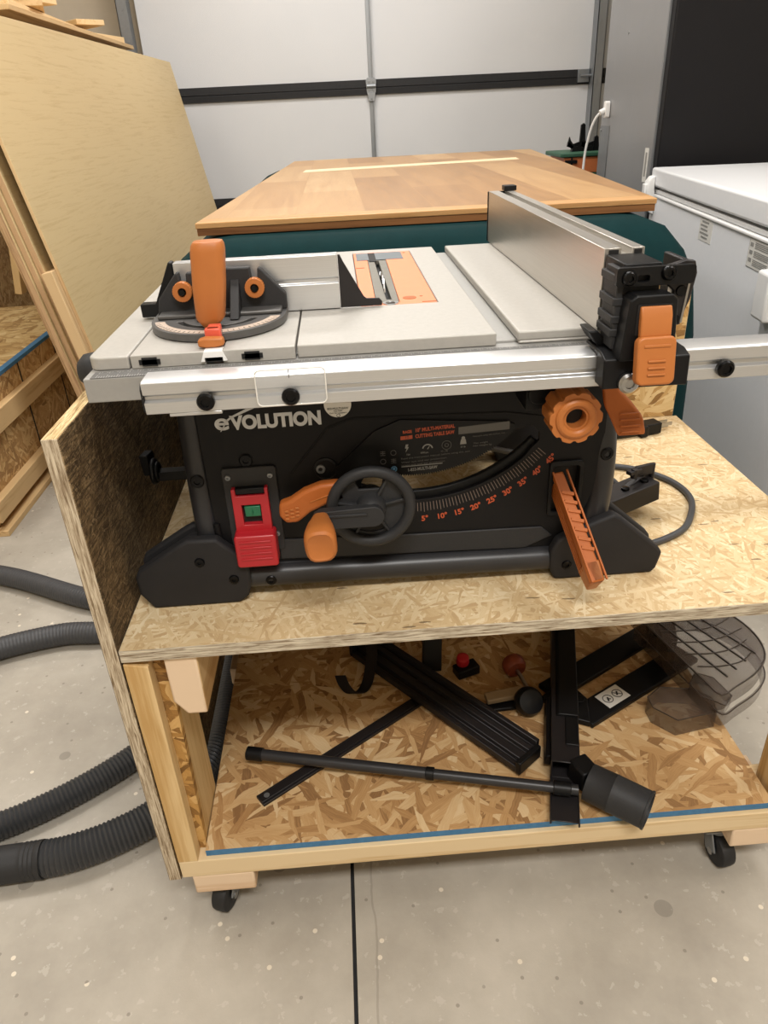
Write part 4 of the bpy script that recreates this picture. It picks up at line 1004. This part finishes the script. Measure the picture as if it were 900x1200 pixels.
p, rs = hose([(-.70, .135, .025), (-.52, .150, .025), (-.40, .178, .025), (-.28, .235, .025), (-.17, .320, .025), (-.105, .41, .025), (-.08, .52, .025), (-.085, .68, .025)], .0245, '', '', '', rib=.0075)
build(B().rings(p, rs, 20), 'hose_tube', 'hose_ribbed', root)
root = thing('vacuum_hose', 'wide ribbed black hose with an end cuff in front of the thin ribbed hose', 'hose', (-.3, .15, 0))
p, rs = hose([(-.262, .116, .031), (-.22, .122, .031), (-.16, .143, .031), (-.09, .185, .031), (-.03, .255, .031), (-.004, .36, .031), (-.008, .50, .031), (-.014, .68, .031)], .0300, '', '', '', rib=.0075)
build(B().rings(p, rs, 22), 'hose_tube', 'hose_ribbed', root)
c = Vector((-.262, .116, .031)); dx = Vector((-.08, -.006, 0)).normalized()
build(B().lathe([(.020, -.004), (.0305, -.004), (.0305, .004), (.0290, .006), (.0305, .010), (.0290, .013), (.0305, .017), (.0290, .020), (.0305, .024), (.0290, .028), (.0300, .032), (.0300, .16), (.02, .16)], c, dx, 32), 'hose_cuff', 'black_rough', root)

# ------------------------------------------------------------------ wooden tabletop and the covered bench behind the saw
TZ = .885
cor = [(-.005, .941), (.966, .941), (1.205, 3.05), (.108, 3.05)]
bench = thing('covered_bench', 'bench under a dark green cloth cover behind the table saw', 'bench', (.5, 1.9, 0))
# cloth: rings of outlines from the top down
def outline(x0, x1, y0, y1, r0, n=8, wav=0, ph=0):
    P = rrect(x0, x1, y0, y1, r0, n); out = []
    # resample
    P = [Vector((a, b_, 0)) for a, b_ in P]; m_ = 160; L = [0]
    for i in range(len(P)): L.append(L[-1]+(P[(i+1) % len(P)]-P[i]).length)
    j = 0
    for i in range(m_):
        t = L[-1]*i/m_
        while L[j+1] < t: j += 1
        u = (t-L[j])/(L[j+1]-L[j]); q = P[j].lerp(P[(j+1) % len(P)], u); c_ = Vector(((x0+x1)/2, (y0+y1)/2, 0)); dq = (q-c_).normalized()
        q += dq*wav*(math.sin(i*.45+ph)+.5*math.sin(i*1.1+2+ph)); out.append(q)
    return out
lv = [(.60, .95, -.30, 0, .855), (.10, .885, .03, 0, .856), (.055, .95, .0, .002, .851), (.0, 1.0, -.045, .004, .82), (-.10, 1.02, -.09, .008, .76), (-.17, 1.10, -.15, .012, .66), (-.20, 1.15, -.19, .018, .40), (-.21, 1.16, -.20, .022, .012)]
rings = []
lv = [(.30, .70, 1.2, 2.4, .0, .857), (.07, .88, .90, 2.98, .0, .858), (.035, .925, .872, 3.0, .002, .855), (-.015, .975, .842, 3.04, .003, .835), (-.075, 1.010, .81, 3.08, .005, .79), (-.115, 1.035, .79, 3.10, .008, .74), (-.15, 1.05, .77, 3.12, .012, .62), (-.17, 1.06, .75, 3.13, .018, .30), (-.17, 1.06, .75, 3.13, .022, .01)]
cl_ = B(); V = []
for i, (x0, x1, y0, y1, w, z) in enumerate(lv):
    for q in outline(x0, x1, y0, y1, .03+.01*i, wav=w): V.append(Vector((q.x, q.y, z)))
m_ = 160
cl_._add(V, [tuple(range(m_))]+[(i*m_+j, i*m_+(j+1) % m_, (i+1)*m_+(j+1) % m_, (i+1)*m_+j) for i in range(len(lv)-1) for j in range(m_)]+[tuple(range((len(lv)-1)*m_, len(lv)*m_))[::-1]])
build(cl_, 'cloth_cover', 'green_cloth', bench)
# the top itself
top = thing('wooden_tabletop', 'large oiled wooden tabletop with a pale inlaid strip on the green covered bench', 'tabletop', (.5, 1.9, .86))
build(B().prism([(cor[0][0]+.002, cor[0][1]+.002), (cor[1][0]-.002, cor[1][1]+.002), (cor[2][0]-.002, cor[2][1]-.002), (cor[3][0]+.002, cor[3][1]-.002)], .8595, .8735, 'z'), 'top_underside', 'top_edge', top, .001)
def lerpq(u, v): 
    a = Vector(cor[0]).lerp(Vector(cor[1]), u); b_ = Vector(cor[3]).lerp(Vector(cor[2]), u); q = a.lerp(b_, v); return (q.x, q.y)
o = build(B().prism([lerpq(0, .027), lerpq(1, .027), lerpq(1, 1), lerpq(0, 1)], .8737, TZ, 'z', holes=[[lerpq(.10, .635), lerpq(.88, .685), lerpq(.88, .745), lerpq(.10, .695)]]), 'top_boards', 'tabletop', top, .001, 1)
build(B().prism([lerpq(.1005, .636), lerpq(.8795, .686), lerpq(.8795, .744), lerpq(.1005, .694)], .8737, TZ+.0002, 'z'), 'pale_strip', 'strip', top)
build(B().prism([lerpq(0, 0), lerpq(1, 0), lerpq(1, .0268), lerpq(0, .0268)], .8737, TZ, 'z'), 'front_lipping', 'maple_edge', top, .0015)

# ------------------------------------------------------------------ refrigerator, chest freezer and what stands by them
fr = thing('refrigerator', 'tall refrigerator with bare steel side and black front beyond the freezer', 'refrigerator', (1.9, 2.63, 0))
build(B().box(1.500, 2.35, 2.335, 2.96, .03, 2.02), 'cabinet', 'fridge_steel', fr, .004)
build(B().box(1.506, 2.345, 2.285, 2.332, .06, 2.02), 'door', 'fridge_black', fr, .006, 3)
build(B().box(1.4985, 1.5060, 2.325, 2.3345, .03, 2.02), 'door_gasket', 'galv', fr)
build(B().cyl((1.56, 2.40, 0), (1.56, 2.40, .03), .02).cyl((1.56, 2.9, 0), (1.56, 2.9, .03), .02).cyl((2.3, 2.4, 0), (2.3, 2.4, .03), .02).cyl((2.3, 2.9, 0), (2.3, 2.9, .03), .02), 'feet', 'rubber', fr)
fl_ = build(B().box(1.4982, 1.4999, 2.365, 2.40, .78, .90), 'side_label', 'white_label', fr, label='narrow white side label')
build(text('INSTALLATION', .010, 'print_grey', fr, 'x', (1.4980, 2.395, .79), rot=(PI/2, 0, -PI/2)) and B().box(1.4979, 1.4982, 2.374, 2.390, .80, .885), 'label_print', 'label_grey', fl_)
for o in [o for o in bpy.data.objects if o.name.startswith('x') and o.parent == fr]: bpy.data.objects.remove(o)
build(B().box(1.4970, 1.4998, 2.84, 2.955, .72, .97), 'service_plate', 'grey_metal', fr, .001)
build(B().cyl((1.4985, 2.72, 1.30), (1.4999, 2.72, 1.30), .006).cyl((1.494, 2.945, .95), (1.4985, 2.945, .95), .006), 'side_screw', 'chrome', fr)
wc = thing('white_cord', 'white power cord with plug clipped to the steel side of the refrigerator', 'cord', (1.48, 2.92, .9))
q = spline([(1.440, 2.90, .865), (1.443, 2.895, .93), (1.450, 2.89, .985), (1.462, 2.88, 1.01), (1.478, 2.87, 1.022)], 6)
q = spline([(1.440, 2.92, .02), (1.430, 2.94, .40), (1.425, 2.93, .80), (1.433, 2.91, .93), (1.448, 2.89, .995), (1.466, 2.875, 1.022), (1.480, 2.87, 1.028)], 8)
build(B().rings(q, [.0055]*len(q), 10), 'cable', 'white_trim', wc)
build(B().prism(rrect(2.85, 2.885, 1.000, 1.065, .01), 1.480, 1.4985, 'x').cyl((1.460, 2.868, 1.02), (1.482, 2.868, 1.03), .012), 'plug', 'white_trim', wc, .002)
# tool stand with case and clamps
ts = tag(pivot(build(B().box(1.37, 1.64, 3.15, 3.50, .55, .59).box(1.38, 1.42, 3.16, 3.20, 0, .55).box(1.59, 1.63, 3.16, 3.20, 0, .55).box(1.38, 1.42, 3.45, 3.49, 0, .55).box(1.59, 1.63, 3.45, 3.49, 0, .55).box(1.37, 1.64, 3.15, 3.5, .15, .17), 'tool_stand', 'dark_wood', None, .002), (1.50, 3.3, 0)), 'small wooden stand under the green and orange tool case', 'stand')
tc_ = thing('tool_case', 'green and orange tool case beyond the far right corner of the tabletop', 'tool case', (1.52, 3.3, .59))
build(B().box(1.40, 1.64, 3.18, 3.45, .5905, .76), 'case_body', 'green_case', tc_, .006); build(B().box(1.408, 1.638, 3.185, 3.44, .7605, .832), 'case_middle', 'orange_case', tc_, .003)
build(B().box(1.385, 1.645, 3.17, 3.46, .8325, .852), 'case_lid', 'green_case', tc_, .005); build(B().box(1.44, 1.448, 3.176, 3.184, .76, .83).box(1.41, 1.47, 3.172, 3.18, .805, .82), 'case_latch', 'black_plastic', tc_, .001)
def clamp(x, lab, h):
    x += .17
    b_ = B().prism([(x-.012, .8525), (x+.02, .8525), (x+.012, .852+h), (x+.004, .852+h+.008), (x-.008, .852+h)], 3.27, 3.285)
    b_.prism([(x-.015, .853), (x-.05, .865), (x-.068, .895), (x-.072, .875), (x-.062, .918), (x-.055, .90), (x-.042, .885), (x-.010, .895)], 3.268, 3.283)
    b_.prism([(x-.05, .8525), (x-.02, .8525), (x-.02, .875), (x-.045, .872)], 3.26, 3.29)
    return tag(pivot(build(b_, 'hand_clamp', 'black_plastic', None, .002), (x, 3.28, .8525)), lab, 'clamp')
clamp(1.345, 'tall black hand clamp standing on the tool case', .115)
clamp(1.415, 'shorter black hand clamp beside the tall one on the tool case', .06)
# chest freezer (long front faces left, seen past the cart)
FZ = .85; fa = math.atan2(-.25, -1.28)
fz_ = thing('chest_freezer', 'white chest freezer with hinged lid right of the cart', 'freezer', (1.42, 2.10, 0))
ux = Vector((-.130, -.992, 0)).normalized(); vx = Vector((-ux.y, ux.x, 0)); vx = vx if vx.x > 0 else -vx
FM = Matrix(((ux.x, vx.x, 0, 1.439), (ux.y, vx.y, 0, 2.143), (0, 0, 1, 0), (0, 0, 0, 1)))
build(B().box(0, 1.65, .0, .64, .045, .768, FM), 'cabinet', 'white', fz_, .012, 4)
build(B().box(-.004, 1.654, -.006, .648, .790, FZ, FM), 'lid', 'white', fz_, .008, 4)
build(B().box(.006, 1.644, .008, .636, .769, .7895, FM), 'gasket', 'print_grey', fz_); build(B().box(.002, 1.648, .002, .640, .769, .781, FM), 'rim', 'white_trim', fz_, .002); build(B().box(-.001, 1.652, -.005, .02, .756, .767, FM), 'rim_trim', 'white_trim', fz_, .004)
hg = B()
hg.prism([(-.002, .70), (-.026, .712), (-.034, .775), (-.030, .808), (-.020, .822), (-.007, .826), (-.007, .784), (-.002, .76)], .012, .062, 'x', M4=FM)
hg.box(.020, .054, -.040, -.030, .755, .800, FM)
build(hg, 'lid_hinge', 'white_trim', fz_, .002)
build(B().box(1.135, 1.21, -.030, -.0005, .60, .71, FM), 'lid_lock', 'white_trim', fz_, .008, 3)
for u in (.08, 1.55):
    for w_ in (.08, .56): p = FM @ Vector((u, w_, 0)); build(B().cyl((p.x, p.y, 0), (p.x, p.y, .046), .022), 'foot', 'rubber', fz_)
l1 = build(B().box(.59, .70, -.0012, .0002, .695, .765, FM), 'rating_label', 'white_label', fz_)
q = B()
for i, (a_, b2) in enumerate(((.355, .40), (.36, .41), (.35, .40), (.355, .405), (.35, .415), (.365, .41))): q.box(a_+.25, b2+.26, -.0018, -.0010, .755-i*.0105, .760-i*.0105, FM)
build(q, 'label_print', 'label_grey', l1)
l2_ = build(B().box(.985, 1.12, -.0012, .0002, .690, .755, FM), 'instruction_label', 'white_label', fz_)
q = B().box(.983, 1.122, -.0009, .0003, .688, .757, FM)
for i in range(3):
    for j in range(4): q.box(1.022, 1.112, -.0018, -.0010, .748-i*.020-j*.004, .7505-i*.020-j*.004, FM)
for j in range(3): q.box(.993, 1.012, -.0018, -.0010, .738-j*.018, .747-j*.018, FM)
build(q, 'label_print', 'label_grey', l2_)

# ------------------------------------------------------------------ left: crate, rack, leaning sheets, offcuts
cr = thing('lumber_crate', 'low chipboard crate with pine rails and a blue painted top edge, at far left', 'crate', (-1.2, 1.9, 0))
build(B().box(-.812, -.7955, 1.29, 2.60, .02, .400), 'side_panel', 'osb_crate', cr); build(B().box(-1.60, -.812, 1.29, 2.60, .388, .4001).box(-1.6, -.812, 1.295, 1.31, .02, .388), 'top_panel', 'osb_crate_top', cr)
build(B().box(-.815, -.7935, 1.285, 2.60, .4003, .412), 'painted_edge', 'dust_edge', cr, label='blue painted top edge')
for z0, z1 in ((.27, .335), (.045, .105)): build(B().box(-.795, -.768, 1.27, 2.60, z0, z1), 'side_rail', 'pine_y', cr, .002)
build(B().box(-1.60, -.760, 1.27, 2.60, .0, .018), 'base_board', 'pine_y', cr, .001)
q = B()
for y in (1.34, 1.72, 2.05, 2.4): q.box(-.7958, -.7945, y, y+.008, .02, .40)
build(q, 'panel_joint', 'deep_black', cr)
rk = thing('lumber_rack', 'pine and chipboard lumber rack at the far left wall holding sheets and offcuts', 'rack', (-1.3, 3.2, 0))
for x in (-1.40, -1.02):
    for y in (2.64, 4.05): build(B().box(x, x+.038, y, y+.089, 0, 1.4295), 'post', 'pine_z', rk, .002)
build(B().box(-1.45, -.78, 2.40, 4.20, 1.430, 1.448), 'top_shelf', 'pine_y', rk, .002)
build(B().box(-1.46, -1.442, 2.62, 4.2, .05, 1.30), 'back_panel', 'osb_crate', rk)
build(B().beam((-.975, 2.66, 1.22), (-.975, 3.9, .1), .03, .09, (1, 0, 0)), 'brace', 'pine_y', rk, .002)
build(B().beam((-1.10, 2.63, .45), (-.99, 2.63, 1.25), .03, .06, (0, 1, 0)), 'brace', 'pine_z', rk, .002)
# leaning sheets, bottom on the floor, tops against the rack
LEAN = math.radians(-10.6); YAW = math.radians(-1.4)
def sheet(off, th, y0, L, H, mts, name, lab, cat, group=None):
    m4 = Matrix.Translation((-.385, 1.53, 0)) @ Matrix.Rotation(YAW, 4, 'Z') @ Matrix.Rotation(LEAN, 4, 'Y')
    o = build(B().box(-off-th, -off, y0, y0+L, .0, H), name, list(mts), None, .0008, 1)
    z0 = min((m4 @ Vector((x, 0, 0))).z for x in (-off-th, -off))
    o.matrix_world = Matrix.Translation((0, 0, -z0+.0005)) @ m4
    if len(mts) > 1: facemat(o, 0, 1)
    return tag(o, lab, cat, group)
sheet(0, .010, 0, 2.56, 1.378, ('ply_face', 'ply_edge_light'), 'plywood_sheet', 'large smooth blond plywood sheet leaning at the left, front of the stack', 'plywood sheet')
sheet(.0118, .030, -.03, 1.9, .72, ('ply_edge_light',), 'pine_board', 'short pale board between the front plywood sheet and those behind', 'board')
labs = ['plywood sheet edge nearest behind the short pale board', 'plywood sheet second behind the short pale board', 'plywood sheet third behind the short pale board', 'plywood sheet at the very back of the leaning stack']
ofs = .0430
for i, (th, y0) in enumerate(((.019, .0), (.017, -.01), (.017, -.02), (.013, -.005))):
    sheet(ofs, th-.001, y0, 2.4+.03*i, 1.355, ('ply_face', 'ply_edge'), 'plywood_sheet', labs[i], 'plywood sheet', 'plywood sheets leaning behind the front one'); ofs += th+.001
# offcuts on the rack and sheets
def offcut(c, sx, sy, sz, rz, lab, mt='offcut', rx=0):
    o = build(B().box(-sx/2, sx/2, -sy/2, sy/2, -sz/2, sz/2), 'wood_offcut', mt, None, .0015, 1)
    o.location = c; o.rotation_euler = (rx, 0, rz); return tag(o, lab, 'offcut', 'wood offcuts on the rack')
z = 1.4487
OC = [((-1.00, 3.02, 0), .30, .95, .032, .04, 'long low pine offcut at the bottom of the pile'),
      ((-.885, 3.92, 0), .10, .34, .030, -.25, 'small offcut at the farthest corner of the rack top'),
      ((-.930, 3.66, 0), .09, .14, .036, .2, 'short upright block under the crosswise offcut'),
      ((-.93, 3.64, 1), .14, .36, .022, .75, 'flat offcut laid crosswise on the short block'),
      ((-.945, 3.05, 1), .15, .55, .034, .30, 'thick pale block on top of the long low offcut'),
      ((-1.235, 2.95, 1), .12, .5, .034, -.1, 'offcut behind the thick pale block'),
      ((-1.02, 2.95, 2), .12, .50, .028, .9, 'offcut set diagonally across the middle of the pile'),
      ((-1.03, 3.10, 3), .11, .55, .026, -.3, 'offcut near the top of the pile, turned to the left'),
      ((-1.02, 3.00, 4), .12, .46, .026, .45, 'topmost pale offcut of the pile')]
lvz = [z, z+.0365, z+.0710, z+.0995, z+.1260]
for (x, y, l_), sx, sy, sz, rz, lab in OC: offcut((x, y, lvz[l_]+sz/2), sx, sy, sz, rz, lab)

# ------------------------------------------------------------------ light
def area(name, loc, sx, sy, power, col=(1, .972, .935), rot=(0, 0, 0)):
    l = bpy.data.lights.new(name, 'AREA'); l.shape = 'RECTANGLE'; l.size = sx; l.size_y = sy; l.energy = power; l.color = col
    o = bpy.data.objects.new(name, l); COL.objects.link(o); o.location = loc; o.rotation_euler = rot; return o
area('ceiling_light_near', (.5, -1.5, 2.8), 1.3, .35, 62)
area('ceiling_light_middle', (.3, 1.1, 2.8), 1.3, .35, 34)
area('ceiling_light_far', (.3, 3.3, 2.8), 1.5, .5, 34)
area('fill_light_left', (-1.3, .9, 2.8), .5, 1.3, 18)  # added fill light, brightens the crate at the left
area('fill_light_right', (2.0, .3, 2.8), .5, 1.3, 26)  # added fill from the right, strengthened to whiten the freezer
w = bpy.data.worlds.new('world'); SC.world = w; w.use_nodes = True; w.node_tree.nodes['Background'].inputs[0].default_value = (.5, .5, .5, 1); w.node_tree.nodes['Background'].inputs[1].default_value = .3
SC.view_settings.view_transform = 'Standard'; SC.view_settings.look = 'None'; SC.view_settings.gamma = 1; SC.view_settings.exposure = .22
SC.view_settings.use_curve_mapping = False
